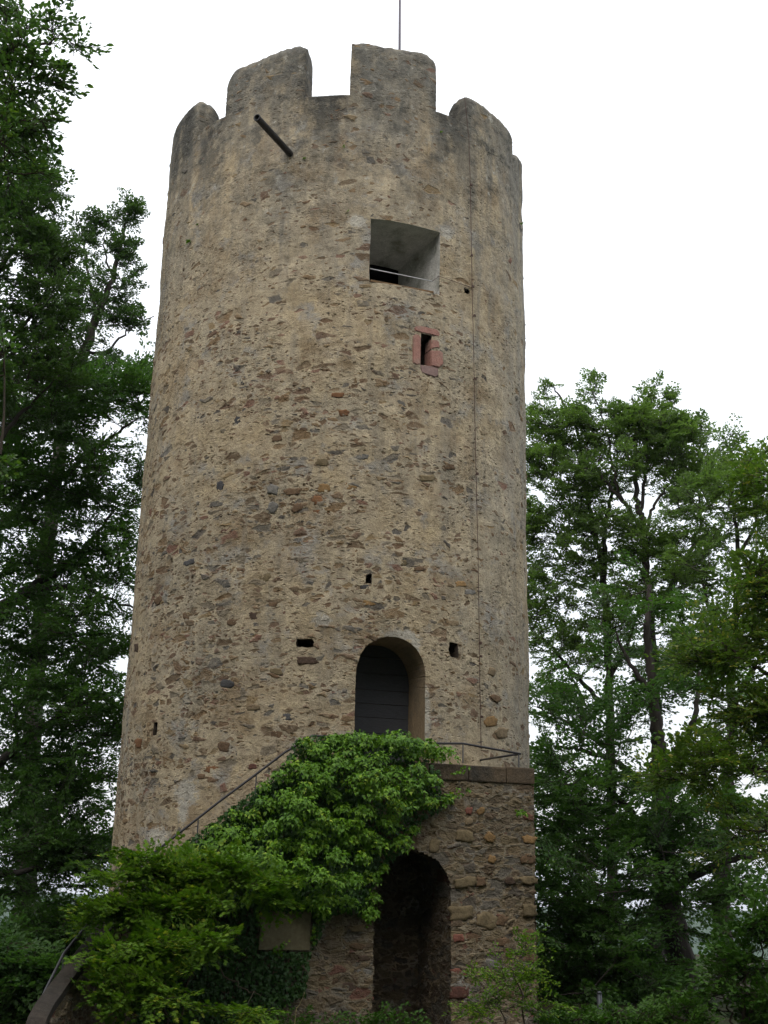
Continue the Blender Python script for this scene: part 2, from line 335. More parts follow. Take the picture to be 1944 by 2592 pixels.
M_TOWER = rubble('tower_rubble', True, dens=.30, relief=.78, mortar=((.385, .310, .200), (.325, .286, .214), (.450, .375, .262)))
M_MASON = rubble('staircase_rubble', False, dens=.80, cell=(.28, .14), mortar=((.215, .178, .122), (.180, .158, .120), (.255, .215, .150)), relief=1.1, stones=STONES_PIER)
M_PASSAGE = rubble('shaded_passage_rubble', False, dens=.80, cell=(.36, .19), mortar=((.115, .095, .072), (.095, .085, .07), (.13, .11, .085)), relief=1.2, stones=[(q, tuple(x*.5 for x in c)) for q, c in STONES_PIER])  # stair stones at half tone: the passage's shade is put into the colour
M_PLASTER = stone_plain('white_plaster', (.62, .61, .57), (.50, .49, .45), 6., .02, (.26, .26, .21))
M_REVEAL = stone_plain('door_reveal_plaster', (.30, .225, .14), (.24, .185, .12), 4., .012, (.20, .16, .11))
M_HOLE = stone_plain('hole_stone', (.10, .08, .06), (.07, .055, .045), 9.)
M_INNER = stone_plain('inner_stone', (.07, .06, .05), (.05, .045, .04), 3.)
M_ROOF = stone_plain('roof_screed', (.25, .24, .22), (.2, .19, .18), 3.)
M_RED = stone_plain('red_sandstone', (.360, .195, .155), (.300, .160, .130), 10., .016, (.33, .235, .185))
M_COPING = stone_plain('brown_sandstone', (.125, .092, .060), (.092, .071, .050), 4., .04, (.052, .047, .038))
M_TINT = attr_stone('laid_stone')
M_IRON = paint('dark_iron', (.035, .033, .036), .5, .3)
M_GALV = paint('galvanised_rail', (.16, .16, .17), .45, .7)
M_POLE = paint('pole_paint', (.10, .085, .11), .45, .2)
M_RUST = paint('rusty_wire', (.075, .040, .030), .8)
M_WHITE = paint('pale_bar', (.55, .55, .55), .4, .3)
M_PLATE = stone_plain('sign_board', (.19, .165, .10), (.155, .135, .085), 3., .002, (.13, .12, .08))
def door_mat():
    s = NT('grey_door_boards'); v = s.n('ShaderNodeTexCoord').outputs['Object']; n1 = s.noise(s.vmul(v, (3, 3, 9)), 5., 6, .65)
    s.bsdf(s.mix(s.mr(n1, .3, .7), (.058, .060, .066), (.040, .042, .047)), .75, .25, normal=s.bump(n1, .004)); return s.m
M_DOOR = door_mat()
M_BARK = bark_mat('beech_bark', (.034, .029, .026), (.062, .053, .046))
M_TWIG = bark_mat('twig_bark', (.040, .032, .022), (.062, .048, .034))
M_LEAF_BEECH = leaf_mat('beech_leaves', (.080, .142, .044), (.165, .240, .076), None, .48, .22)
M_LEAF_MID = leaf_mat('left_beech_leaves', (.036, .078, .024), (.078, .135, .040), None, .38, .22)
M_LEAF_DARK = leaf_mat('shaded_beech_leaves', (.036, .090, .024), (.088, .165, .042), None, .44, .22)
M_LEAF_YEL = leaf_mat('yellowing_leaves', (.060, .125, .020), (.125, .185, .034), (.40, .35, .08), .44, .2, 1.3)
M_LEAF_NEAR = leaf_mat('near_leaves', (.042, .098, .030), (.090, .155, .040), (.14, .22, .03), .38, .35)
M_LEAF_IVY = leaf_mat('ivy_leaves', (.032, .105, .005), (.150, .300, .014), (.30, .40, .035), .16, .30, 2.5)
M_LEAF_IVY_SHADE = leaf_mat('shaded_ivy_leaves', (.014, .048, .008), (.036, .092, .014), None, .12, .3, 2.5)  # darker ivy copy, shade between the cushions put into its colour
M_LEAF_MAPLE = leaf_mat('maple_leaves', (.045, .125, .010), (.160, .265, .022), (.33, .36, .04), .32, .2, 1.6)
M_LEAF_BUSH = leaf_mat('undergrowth_leaves', (.028, .080, .012), (.075, .155, .020), None, .3, .2)

# ------------------------------------------------------------------ ground and far hills
def ground_z(x, y):
    r = np.sqrt(x*x + (y+4)**2*.8)
    t = np.clip((r-20)/120, 0, 1); z = -.38 - 62*(t*t*(3-2*t))
    z = z + .10*(vnoise(x*.5+31, y*.5+17, 5)-.5) + 1.2*(vnoise(x*.08+9, y*.08+3, 6)-.5)*np.clip((r-12)/10, 0, 1)
    far = np.clip((r-500)/700, 0, 1)
    z = z + far*(10 + 34*vnoise(x*.0016+50.3, y*.0016+20.7, 7)) - np.clip((r-1900)/4000, 0, 1)*260
    return z
rr = np.concatenate([[0.01], np.linspace(1, 30, 60), np.geomspace(31, 7000, 90)]); aa = np.linspace(0, 2*math.pi, 144, endpoint=False)
GX = rr[:, None]*np.cos(aa)[None]; GY = rr[:, None]*np.sin(aa)[None]-4
GV = np.stack([GX, GY, ground_z(GX, GY)], -1).reshape(-1, 3)
i = np.arange(len(rr)-1)[:, None]*144; j = np.arange(144)[None]; j2 = (j+1) % 144
GF = np.stack([i+j, i+144+j, i+144+j2, i+j2], -1).reshape(-1, 4)
s = NT('forest_floor'); v = s.n('ShaderNodeTexCoord').outputs['Object']
nA = s.noise(v, .6, 5, .6); nB = s.noise(v, 9., 6, .7); nC = s.noise(v, .012, 5, .7)
col = s.mix(s.mr(nA, .4, .6), (.045, .033, .022), (.028, .050, .014)); col = s.mix(1., col, s.ramp(nB, [(.3, (.5,)*3), (.7, (1.4,)*3)]), 'MULTIPLY')
sp = s.n('ShaderNodeSeparateXYZ'); s.set(sp.inputs[0], v)
col = s.mix(s.mr(sp.outputs['Z'], -8, -30), col, s.mix(s.mr(nC, .4, .6), (.020, .045, .022), (.035, .060, .028)))
s.bsdf(col, .95, .1, normal=s.bump(nB, .05))
tag(mesh_np('ground', GV, GF, s.m, smooth=True), kind='structure')

# ------------------------------------------------------------------ the round tower
SILL = 14.47
tower = tag(empty('round_tower'), 'tall round medieval stone tower with battlements, arched door and one large square window', 'tower')
PH = np.concatenate([np.linspace(R_(-104), R_(104), 690), np.linspace(R_(104), R_(256), 90)[1:-1]])
ZS = np.concatenate([np.linspace(-.8, 2.0, 60), np.linspace(2.0, SILL, 660)[1:]])
def wall_r(ph, z):
    return rad(z) + .045*(vnoise(ph*3.2+20, z*.7+3, 1)-.5) + .03*(vnoise(ph*8+50, z*2.2+9, 2)-.5)
nP = len(PH)
pp, zz = np.meshgrid(PH, ZS, indexing='xy')
W0 = wall_r(pp, zz)
V = np.stack([W0*np.sin(pp), -W0*np.cos(pp), zz], -1).reshape(-1, 3)
i = np.arange(len(ZS)-1)[:, None]*nP; j = np.arange(nP)[None]; j2 = (j+1) % nP
F4 = [np.stack([i+j, i+j2, i+nP+j2, i+nP+j], -1).reshape(-1, 4)]
Vs = [V]; base = (len(ZS)-1)*nP; nv = len(V); prev = base
for (r_, z_) in ((3.2, SILL), (2.97, SILL-.005), (2.97, 13.7), (1.2, 13.7)):
    ring = np.stack([r_*np.sin(PH), -r_*np.cos(PH), np.full(nP, z_)], -1); Vs.append(ring)
    jj = np.arange(nP); k2 = (jj+1) % nP; F4.append(np.stack([prev+jj, prev+k2, nv+k2, nv+jj], -1)); prev = nv; nv += nP
Vs.append(np.array([[0, 0, 13.7], [0, 0, -.8]])); ct, cb = nv, nv+1; nv += 2
jj = np.arange(nP); k2 = (jj+1) % nP
F3 = [np.stack([prev+jj, prev+k2, np.full(nP, ct)], -1), np.stack([k2, jj, np.full(nP, cb)], -1)]
# the hollow inside, 2.1 m in radius (normals turned inwards)
a48 = np.linspace(0, 2*math.pi, 48, endpoint=False)
for z_ in (0.2, 13.2): Vs.append(np.stack([2.1*np.sin(a48), -2.1*np.cos(a48), np.full(48, z_)], -1))
Vs.append(np.array([[0, 0, .2], [0, 0, 13.2]])); q = np.arange(48); q2 = (q+1) % 48
F4.append(np.stack([nv+q2, nv+q, nv+48+q, nv+48+q2], -1)); F3 += [np.stack([nv+q, nv+q2, np.full(48, nv+96)], -1), np.stack([nv+48+q2, nv+48+q, np.full(48, nv+97)], -1)]
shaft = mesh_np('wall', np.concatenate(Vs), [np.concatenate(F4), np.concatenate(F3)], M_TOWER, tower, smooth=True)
for mm in (M_ROOF, M_INNER): shaft.data.materials.append(mm)
me = shaft.data; n4 = sum(len(f) for f in F4); mi = np.zeros(len(me.polygons), np.int32)
g0 = (len(ZS)-1)*nP; mi[g0+nP*2:g0+nP*4] = 1; mi[n4-48:n4] = 2; mi[n4:n4+nP] = 1; mi[n4+2*nP:] = 2
me.polygons.foreach_set('material_index', mi)

def cutter(rings, mat):
    """closed loft through rings of equal length; end caps"""
    bm = bmesh.new(); vs = [[bm.verts.new(p) for p in r] for r in rings]; n = len(rings[0])
    for a, b in zip(vs[:-1], vs[1:]):
        for k in range(n): bm.faces.new((a[k], a[(k+1) % n], b[(k+1) % n], b[k]))
    bm.faces.new(vs[0][::-1]); bm.faces.new(vs[-1])
    bmesh.ops.recalc_face_normals(bm, faces=bm.faces[:])
    me = bpy.data.meshes.new('cut'); bm.to_mesh(me); bm.free(); me.materials.append(mat)
    return link(bpy.data.objects.new('cut', me))
cuts = []
# square window: straight edge strip, then a splay that narrows towards the hollow
wq = [on_tower(*p) for p in ((941, 554), (1112, 589), (1107, 741), (943, 718))]
wc = sum(wq)/4; wn = np.array([wc[0], wc[1], 0]); wn /= np.linalg.norm(wn); wt = np.array([-wn[1], wn[0], 0])
WZ0, WZ1 = wc[2]-.585, wc[2]+.585; WT0, WT1 = -.625, .620
def wring(d, t0, t1, z0, z1): return [wt*t + wn*d + UP*z for t, z in ((t0, z0), (t1, z0), (t1, z1), (t0, z1))]
cuts.append(cutter([wring(3.9, WT0, WT1, WZ0, WZ1), wring(3.18, WT0, WT1, WZ0, WZ1), wring(1.9, -.66, .34, WZ0-.05, WZ1-.13)], M_PLASTER))
# slit window
sq = [on_tower(*p) for p in ((1067, 845), (1091, 850), (1090, 926), (1065, 921))]; sc_ = sum(sq)/4
sn = np.array([sc_[0], sc_[1], 0]); sn /= np.linalg.norm(sn); st_ = np.array([-sn[1], sn[0], 0])
def sring(d, h, z0, z1): return [st_*t + sn*d + UP*z for t, z in ((-h, z0), (h, z0), (h, z1), (-h, z1))]
cuts.append(cutter([sring(3.9, .095, sc_[2]-.285, sc_[2]+.27), sring(2.9, .10, sc_[2]-.285, sc_[2]+.27), sring(1.9, .3, sc_[2]-.4, sc_[2]+.3)], M_HOLE))
# arched door recess
dl, dr_ = on_tower(899, 1800), on_tower(1075, 1800); dc = (dl+dr_)/2; dn_ = np.array([dc[0], dc[1], 0]); dn_ /= np.linalg.norm(dn_); dt = np.array([-dn_[1], dn_[0], 0])
DW = .555; DSP, DTOP, DBOT = 4.50, 5.10, 2.56
def darch(d, wv=DW, grow=0.):
    pts = [dt*-wv + UP*DBOT, dt*wv + UP*DBOT]
    for k in range(0, 23):
        a = math.pi*k/22; pts.append(dt*(wv*math.cos(a)) + UP*(DSP + (DTOP-DSP+grow)*math.sin(a)**.92))
    return [p + dn_*d for p in pts]
cuts.append(cutter([darch(3.9), darch(2.62)], M_REVEAL))
# putlog holes
def hole(px, py, wpx, hpx, depth=.42):
    c = on_tower(px, py); n = np.array([c[0], c[1], 0]); n /= np.linalg.norm(n); t = np.array([-n[1], n[0], 0])
    k = np.linalg.norm(c-CAM)/FPX; cosv = max(.45, abs(n @ (CAM-c))/np.linalg.norm(c-CAM)); hw = wpx*k/2/cosv; hh = hpx*k/2
    rg = random.Random(px)
    jit = [(rg.uniform(-.15, .15), rg.uniform(-.15, .15)) for _ in range(8)]
    pts = [(-1, -1), (0, -1.05), (1, -.95), (1.05, 0), (.95, 1), (0, 1.08), (-1, .95), (-1.06, 0)]
    out = []
    for d in (3.9, 3.5-depth): out.append([t*(hw*(a+j[0])) + UP*(c[2]+hh*(b+j[1])) + n*d for (a, b), j in zip(pts, jit)])
    cuts.append(cutter(out, M_HOLE))
for h_ in ((773, 1628, 40, 20), (933, 1465, 15, 24), (1147, 1645, 22, 36), (396, 1845, 9, 30), (1182, 737, 12, 12), (1075, 216, 15, 7), (1037, 260, 8, 16)): hole(*h_)
# one difference with all cutters at once
bm = bmesh.new()
mats = []
for c in cuts:
    k0 = len(bm.faces); bm.from_mesh(c.data); bm.faces.ensure_lookup_table()
    mt = c.data.materials[0]
    if mt not in mats: mats.append(mt)
    for f in bm.faces[k0:]: f.material_index = mats.index(mt)
    bpy.data.objects.remove(c)
cme = bpy.data.meshes.new('cutall'); bm.to_mesh(cme); bm.free()
for mt in mats: cme.materials.append(mt)
cob = link(bpy.data.objects.new('cutall', cme))
md = shaft.modifiers.new('openings', 'BOOLEAN'); md.operation = 'DIFFERENCE'; md.object = cob; md.solver = 'MANIFOLD'; md.material_mode = 'TRANSFER'
dg = bpy.context.evaluated_depsgraph_get(); dg.update()
nme = bpy.data.meshes.new_from_object(shaft.evaluated_get(dg), preserve_all_data_layers=True, depsgraph=dg)
print('boolean', len(me.polygons), '->', len(nme.polygons), [x.name if x else None for x in nme.materials])
shaft.modifiers.clear(); shaft.data = nme; bpy.data.objects.remove(cob); nme.name = 'wall'
keep = {'tower_rubble'}
fl = np.zeros(len(nme.polygons), np.int32); nme.polygons.foreach_get('material_index', fl)
sm = np.array([nme.materials[k].name in keep for k in range(len(nme.materials))])[fl]; nme.polygons.foreach_set('use_smooth', sm)

# merlons: thick curved blocks with weathered, rounded tops
def merlon(p0, p1, z0, z1, seed, chl=.05, chr_=.05, thick=.5):
    nu = max(8, int((p1-p0)*3.5/.025)); nw = 64; nt_ = 16
    us = np.linspace(-1, 1, nu+1); ws = np.linspace(0, 1, nw+1); ts = np.linspace(0, 1, nt_+1)
    def P(u, t, w_):
        u, t, w_ = np.broadcast_arrays(u, t, w_)
        ztop = z0 + (z1-z0)*(u+1)/2 + .06*(vnoise((u+3)*3+seed, t*2+seed, 3)-.5) + .035*(vnoise((u+3)*11+seed, t*6+seed, 4)-.5)
        cl = np.where(u < 0, chl, chr_); eu = np.clip((np.abs(u)-.80)/.20, 0, 1); ztop = ztop - cl*eu**2
        ztop = ztop - .10*np.clip(abs(t-.5)*2-.45, 0, 1)**2*2
        z = SILL-.42 + (ztop-SILL+.42)*w_
        ph = (p0+p1)/2 + (p1-p0)/2*u*(1-.02*np.clip((w_-.85)/.15, 0, 1)**2)
        tt = .5 + (t-.5)*(1-.16*np.clip((w_-.9)/.1, 0, 1)**2)
        pr = np.clip((z-SILL+.42)/.36, 0, 1); r = wall_r(ph, z) - .012 + .016*pr*pr*(3-2*pr) - thick*tt
        return np.stack([r*np.sin(ph), -r*np.cos(ph), z], -1)
    V = []; F = []; n = 0
    def grid(G, flip):
        nonlocal n
        a, b = G.shape[:2]; V.append(G.reshape(-1, 3)); ii = np.arange(a-1)[:, None]*b; kk = np.arange(b-1)[None]
        f = np.stack([ii+kk, ii+kk+1, ii+b+kk+1, ii+b+kk], -1).reshape(-1, 4)+n
        F.append(f[:, ::-1] if flip else f); n += a*b
    grid(P(us[None, :], 0., ws[:, None]), False); grid(P(us[None, :], 1., ws[:, None]), True)
    grid(P(-1., ts[None, :], ws[:, None]), True); grid(P(1., ts[None, :], ws[:, None]), False)
    grid(P(us[None, :], ts[:, None], 1.), False); grid(P(us[None, :], ts[:, None], 0.), True)
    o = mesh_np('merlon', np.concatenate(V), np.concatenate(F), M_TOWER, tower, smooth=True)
    bm = bmesh.new(); bm.from_mesh(o.data); bmesh.ops.remove_doubles(bm, verts=bm.verts[:], dist=.0005); bmesh.ops.recalc_face_normals(bm, faces=bm.faces[:]); bm.to_mesh(o.data); bm.free()
    return o
D2 = R_
for k, (a, b, z0, z1, cl, cr_) in enumerate(((-84, -52.0, 15.42, 15.22, .18, .12), (-39.4, -13.3, 15.44, 15.62, .20, .07), (-.2, 25.6, 15.60, 15.66, .02, .08),
        (36.8, 62.4, 15.12, 15.18, .03, .06), (62.55, 86, 14.74, 15.40, .0, .05), (104, 124, 15.3, 15.3, .1, .1), (136, 160, 15.3, 15.3, .1, .1), (174, 198, 15.3, 15.3, .1, .1), (212, 236, 15.3, 15.3, .1, .1), (250, 266, 15.3, 15.3, .1, .1))):
    merlon(D2(a), D2(b), z0, z1, k*7+3, cl, cr_, .42 if k == 0 else .5)

# stones laid where the photograph shows large ones standing out of the mortar
TINTS = dict(pink=(.270, .125, .100), red=(.20, .085, .062), dred=(.125, .060, .046), rust=(.180, .092, .046), ochre=(.240, .150, .068), brown=(.132, .086, .052),
             olive=(.160, .124, .072), grey=(.170, .160, .142), dgrey=(.072, .070, .070), tan=(.215, .162, .100), pale=(.40, .37, .31), mortar=(.36, .30, .21), dbrown=(.085, .058, .042))
def join_into(dst, src):
    with bpy.context.temp_override(active_object=dst, object=dst, selected_objects=[dst, src], selected_editable_objects=[dst, src]): bpy.ops.object.join()
def laid_stones(name, items, surf, parent, proud=.002):
    Vs, Fs, cols, n = [], [], [], 0
    for k, it in enumerate(items):
        px, py, wpx, hpx, tn_ = it[:5]; rot = it[5] if len(it) > 5 else 0.
        rg = np.random.RandomState(k*13+5); m_ = 18; a = np.linspace(0, 2*math.pi, m_, endpoint=False)
        e = .60; ca, sa = np.cos(a), np.sin(a); bx = np.sign(ca)*np.abs(ca)**e; by = np.sign(sa)*np.abs(sa)**e
        j = 1 + rg.uniform(-.24, .16, m_); rings = []
        lift = .004 if tn_ in ('pale', 'mortar') else proud*rg.uniform(.6, 1.5)
        for sc, dz in ((1.08, -.05), (1.0, -.012), (.93, lift*.8-.002), (.6, lift)):
            x = bx*j*sc*wpx/2; y = by*j*sc*hpx/2; c_, s_ = math.cos(rot), math.sin(rot)
            rings.append([surf(px+x[q]*c_-y[q]*s_, py+x[q]*s_+y[q]*c_, dz) for q in range(m_)])
        Vv = np.array(rings).reshape(-1, 3); Vv = np.concatenate([Vv, [surf(px, py, lift*1.02)]])
        for r_ in range(3):
            for q in range(m_): Fs.append((n+r_*m_+q, n+r_*m_+(q+1) % m_, n+(r_+1)*m_+(q+1) % m_, n+(r_+1)*m_+q))
        f3 = [(n+3*m_+q, n+3*m_+(q+1) % m_, n+4*m_) for q in range(m_)]
        Vs.append(Vv); cols.append((np.array(TINTS[tn_])*rg.uniform(.85, 1.15), len(Vv))); n += len(Vv)
        Fs.extend(f3)
    q4 = np.array([f for f in Fs if len(f) == 4]); q3 = np.array([f for f in Fs if len(f) == 3])
    o = mesh_np(name, np.concatenate(Vs), [q4[:, ::-1], q3[:, ::-1]], M_TINT, parent, smooth=True)
    ca = o.data.color_attributes.new('tint', 'FLOAT_COLOR', 'POINT')
    buf = np.concatenate([np.tile([*c, 1.], (k, 1)) for c, k in cols]).astype(np.float32); ca.data.foreach_set('color', buf.ravel())
    bm = bmesh.new(); bm.from_mesh(o.data); bmesh.ops.recalc_face_normals(bm, faces=bm.faces[:]); bm.to_mesh(o.data); bm.free()
    join_into(parent, o)          # they are masonry of the wall itself
laid_stones('laid_stones', [
    (783, 1457, 36, 40, 'pink'), (775, 1503, 44, 20, 'pink'), (817, 1266, 62, 24, 'rust'), (818, 1297, 48, 17, 'rust'), (823, 1235, 40, 24, 'ochre'), (886, 1231, 34, 22, 'ochre'),
    (789, 1353, 46, 27, 'dgrey'), (838, 1353, 30, 24, 'brown'), (806, 1383, 66, 18, 'rust'), (888, 1400, 50, 22, 'grey'), (659, 1465, 58, 20, 'olive', -.2), (566, 1297, 52, 24, 'dbrown', -.1),
    (838, 1526, 44, 15, 'rust'), (935, 1526, 44, 16, 'ochre'), (557, 1231, 19, 28, 'dgrey', .2), (481, 1423, 32, 15, 'dgrey', -.4), (758, 1018, 30, 14, 'dgrey', -.2), (870, 1045, 28, 18, 'rust'),
    (741, 1244, 46, 18, 'brown', -.1), (753, 1285, 32, 20, 'brown', -.5), (739, 978, 46, 16, 'brown'), (778, 1672, 62, 20, 'dbrown'), (776, 1820, 54, 38, 'brown'), (829, 1822, 42, 26, 'red'),
    (727, 1815, 24, 20, 'dgrey'), (770, 1758, 62, 18, 'olive'), (839, 1762, 38, 12, 'dred'), (833, 1783, 38, 14, 'olive'), (1190, 1824, 40, 28, 'rust', .7), (1242, 1826, 36, 28, 'ochre', -.3),
    (1255, 1767, 30, 19, 'brown', .5), (1166, 1478, 30, 16, 'ochre'), (1189, 1499, 30, 14, 'grey'), (1147, 1577, 34, 18, 'tan'), (924, 1486, 30, 15, 'dgrey'), (1206, 1792, 26, 14, 'brown'),
    (779, 1604, 54, 22, 'dred'), (780, 1647, 30, 8, 'tan'), (842, 1610, 28, 13, 'dred'), 
    (1147, 880, 30, 24, 'pink', .5), (915, 1155, 38, 15, 'grey'), (815, 1170, 34, 20, 'olive'), (855, 1000, 34, 13, 'rust'), (960, 905, 34, 16, 'brown'), (1001, 785, 20, 20, 'grey'),
    (1082, 1210, 40, 17, 'olive'), (1140, 1180, 34, 16, 'brown'), (700, 1110, 26, 18, 'brown'), (508, 1160, 20, 24, 'dred', .4), (430, 1180, 22, 14, 'dbrown'), (540, 1085, 40, 14, 'brown', -.3),
    (600, 1065, 14, 26, 'dgrey', .2), (612, 960, 20, 30, 'dgrey', .3), (575, 985, 34, 16, 'brown'), (420, 1310, 16, 22, 'red', .3), (572, 1344, 30, 14, 'dred'), (400, 1520, 24, 18, 'brown', -.7), (575, 1730, 36, 20, 'dgrey', .1),
    (405, 1385, 22, 22, 'dgrey'), (470, 1560, 20, 18, 'brown'), (640, 1560, 24, 22, 'dbrown'), (690, 1530, 26, 14, 'brown'), (690, 1240, 30, 24, 'grey', .3), (690, 1285, 26, 30, 'grey', .5),
    (1062, 1440, 30, 12, 'brown'), (1020, 1425, 22, 18, 'olive'), (975, 1560, 40, 16, 'mortar'), (1100, 1920, 30, 14, 'rust'), (1245, 1700, 20, 24, 'tan', .4), (1270, 1855, 36, 26, 'tan'), (1140, 1875, 26, 14, 'brown'),
    (1230, 2000, 20, 16, 'rust'), (566, 1890, 30, 30, 'brown'), (535, 1948, 40, 18, 'rust'), (640, 1940, 24, 14, 'dred'), (510, 1965, 20, 16, 'brown'), (395, 1935, 26, 30, 'brown'), (350, 1880, 18, 26, 'rust'),
    (345, 1640, 12, 22, 'dbrown'), (420, 1640, 20, 16, 'brown'), (520, 1640, 24, 14, 'olive'), (590, 1575, 30, 18, 'brown'), (700, 1700, 30, 20, 'olive'), (640, 1790, 40, 16, 'tan'), (700, 1860, 30, 20, 'brown'),
    ], on_tower, shaft)

# big window: pale bar, its wire along the wall, timber sill
b0, b1 = on_tower(941, 681, -.06), on_tower(1094, 712, -.06)
mb = MB(); mb.tube([b0 + (b0-b1)*.03, b0*.5+b1*.5, b1], .009, 8)
win = mb.build('window_bar', M_WHITE, tower, True)
mb = MB(); mb.tube([b1, on_tower(1111, 699, .015), on_tower(1131, 706, .02), on_tower(1160, 716, .02), on_tower(1190, 727, .02)], .005, 5); mb.build('wire', M_RUST, tower)
mb = MB()
mb.box(wt*((WT0+WT1)/2-.05) + wn*3.36 + UP*(WZ0+.018), wt, wn, UP, .56, .10, .02, .008); mb.build('window_sill', stone_plain('old_timber', (.20, .12, .06), (.13, .085, .05), 12., .01), tower)

# slit window surround of red sandstone
def zq(X, Y): return (850+X/3.318, 500+Y/3.318)
def slab(name, pts, d_front, thick, mat, parent, n):
    P = [on_plane(*zq(*p), n, d_front) for p in pts]; bm = bmesh.new(); a = [bm.verts.new(p) for p in P]; b = [bm.verts.new(p - n*thick) for p in P]; k = len(P)
    bm.faces.new(a); bm.faces.new(b[::-1])
    for q in range(k): bm.faces.new((a[q], b[q], b[(q+1) % k], a[(q+1) % k]))
    bmesh.ops.recalc_face_normals(bm, faces=bm.faces[:])
    ed = [e for e in bm.edges if all(v in a for v in e.verts)]; bmesh.ops.bevel(bm, geom=ed, offset=.012, segments=2, affect='EDGES')
    me = bpy.data.meshes.new(name); bm.to_mesh(me); bm.free(); me.materials.append(mat); o = link(bpy.data.objects.new(name, me)); o.parent = parent; return o
SF = rad(9.9) + .016
slit = empty('slit_window', tuple(sn*3.5 + UP*sc_[2])); slit.parent = tower; slit.location = (0, 0, 0)
slab('lintel', [(662, 1092), (692, 1068), (760, 1082), (852, 1108), (876, 1136), (868, 1168), (800, 1150), (718, 1134), (668, 1116)], SF, .18, M_RED, slit, sn)
slab('jamb', [(652, 1160), (672, 1146), (704, 1152), (717, 1175), (714, 1398), (680, 1402), (650, 1385)], SF, .22, M_RED, slit, sn)
slab('jamb', [(803, 1190), (850, 1192), (872, 1212), (876, 1262), (835, 1262), (801, 1270)], SF, .22, M_RED, slit, sn)
slab('jamb', [(798, 1282), (872, 1280), (902, 1305), (906, 1395), (872, 1424), (800, 1412)], SF, .22, M_RED, slit, sn)
slab('sill', [(710, 1402), (790, 1412), (862, 1432), (862, 1492), (838, 1508), (722, 1472)], SF, .2, stone_plain('mauve_sandstone', (.27, .185, .165), (.225, .155, .14), 10., .008), slit, sn)

# door of wide horizontal boards, with its frame and latch
mb = MB(); rg = random.Random(4)
dd = 2.70
zb = DBOT; 
while zb < DTOP-.02:
    zt = min(zb + rg.uniform(.20, .27), DTOP)
    def halfw(z): return DW if z < DSP else DW*math.sqrt(max(0, 1-((z-DSP)/(DTOP-DSP+.02))**2))
    pts = [(-halfw(zb), zb+.004), (halfw(zb), zb+.004), (halfw((zb+zt)/2), (zb+zt)/2), (halfw(zt-.004), zt-.004), (-halfw(zt-.004), zt-.004), (-halfw((zb+zt)/2), (zb+zt)/2)]
    o_ = rg.uniform(-.006, .006)
    fr = [dt*a + UP*z + dn_*(dd+o_) for a, z in pts]; bk = [p - dn_*.04 for p in fr]
    mb.add(np.array(fr+bk), [np.array([[0, 1, 2, 3, 4, 5], [11, 10, 9, 8, 7, 6]]), np.array([[k, 6+k, 6+(k+1) % 6, (k+1) % 6] for k in range(6)])])
    zb = zt
door = mb.build('door', M_DOOR, tower)
mb = MB(); mb.box(dt*.40 + dn_*(dd+.03) + UP*3.55, dt, dn_, UP, .016, .012, .09, .005); mb.tube([dt*.40 + dn_*(dd+.05) + UP*3.58, dt*.30 + dn_*(dd+.06) + UP*3.58], .010, 6); mb.build('handle', M_IRON, door)

# water spout under the battlement
root = on_tower(735, 390, -.15); tip0 = on_tower(735, 390); tip = at(650, 297, tip0[1]-1.0); axis = (tip-tip0)/np.linalg.norm(tip-tip0)
mb = MB()
a = np.linspace(0, 2*math.pi, 20, endpoint=False); Z = axis; Xa = np.cross(Z, UP); Xa /= np.linalg.norm(Xa); Ya = np.cross(Z, Xa)
prof = [(tip0-axis*.3, .056), (tip-axis*.03, .056), (tip-axis*.025, .062), (tip, .062), (tip, .046), (tip-axis*.35, .046)]
Vv = np.concatenate([p + r_*(np.cos(a)[:, None]*Xa + np.sin(a)[:, None]*Ya) for p, r_ in prof]); nn = 20
mb.add(Vv, np.array([[k*nn+q, k*nn+(q+1) % nn, (k+1)*nn+(q+1) % nn, (k+1)*nn+q] for k in range(5) for q in range(nn)]))
mb.build('water_spout', paint('black_pipe', (.022, .021, .022), .55), tower, True)

# lightning conductor wire with its clips
wire_px = [(1176, 246), (1185, 330), (1187, 345), (1190, 450), (1192, 560), (1194, 660), (1195, 735), (1199, 880), (1202, 1060), (1206, 1240), (1210, 1400), (1213, 1600), (1215, 1750), (1218, 1895)]
P = [on_tower(x, y, .03 if y > 300 else .05) for x, y in wire_px]
mb = MB(); mb.tube(P, .0055, 5); wire = mb.build('lightning_cable', M_RUST, tower)
for (x, y) in ((1190, 470), (1191, 648), (1194, 727), (1198, 800), (1200, 960), (1205, 1200), (1213, 1628), (1214, 1662), (1216, 1815)):
    p = on_tower(x, y, 0); n = np.array([p[0], p[1], 0]); n /= np.linalg.norm(n); t = np.array([-n[1], n[0], 0]); mb = MB()
    mb.tube([p-n*.03, p+n*.045], .009, 6); mb.box(p+n*.036, t, n, UP, .022, .008, .02, .004); mb.build('clip', M_RUST, wire)

# pole on the roof
pb = at(1011.5, 105, -1.4); pt_ = at(1013.5, -260, -1.4)
ax_ = pt_ - pb; base_p = pb + ax_*((13.7-pb[2])/ax_[2]); mb = MB()
mb.tube([base_p, pb, pt_], [.028, .026, .020], 10); mb.box(base_p + UP*.03, np.array([1., 0, 0]), np.array([0, 1., 0]), UP, .14, .14, .03, .01); mb.tube([base_p+UP*.05, base_p+UP*.35], .045, 10)
tag(mb.build('flagpole', M_POLE, None, True, off=base_p), 'thin dark metal pole rising from the roof behind the battlements', 'pole').location = base_p

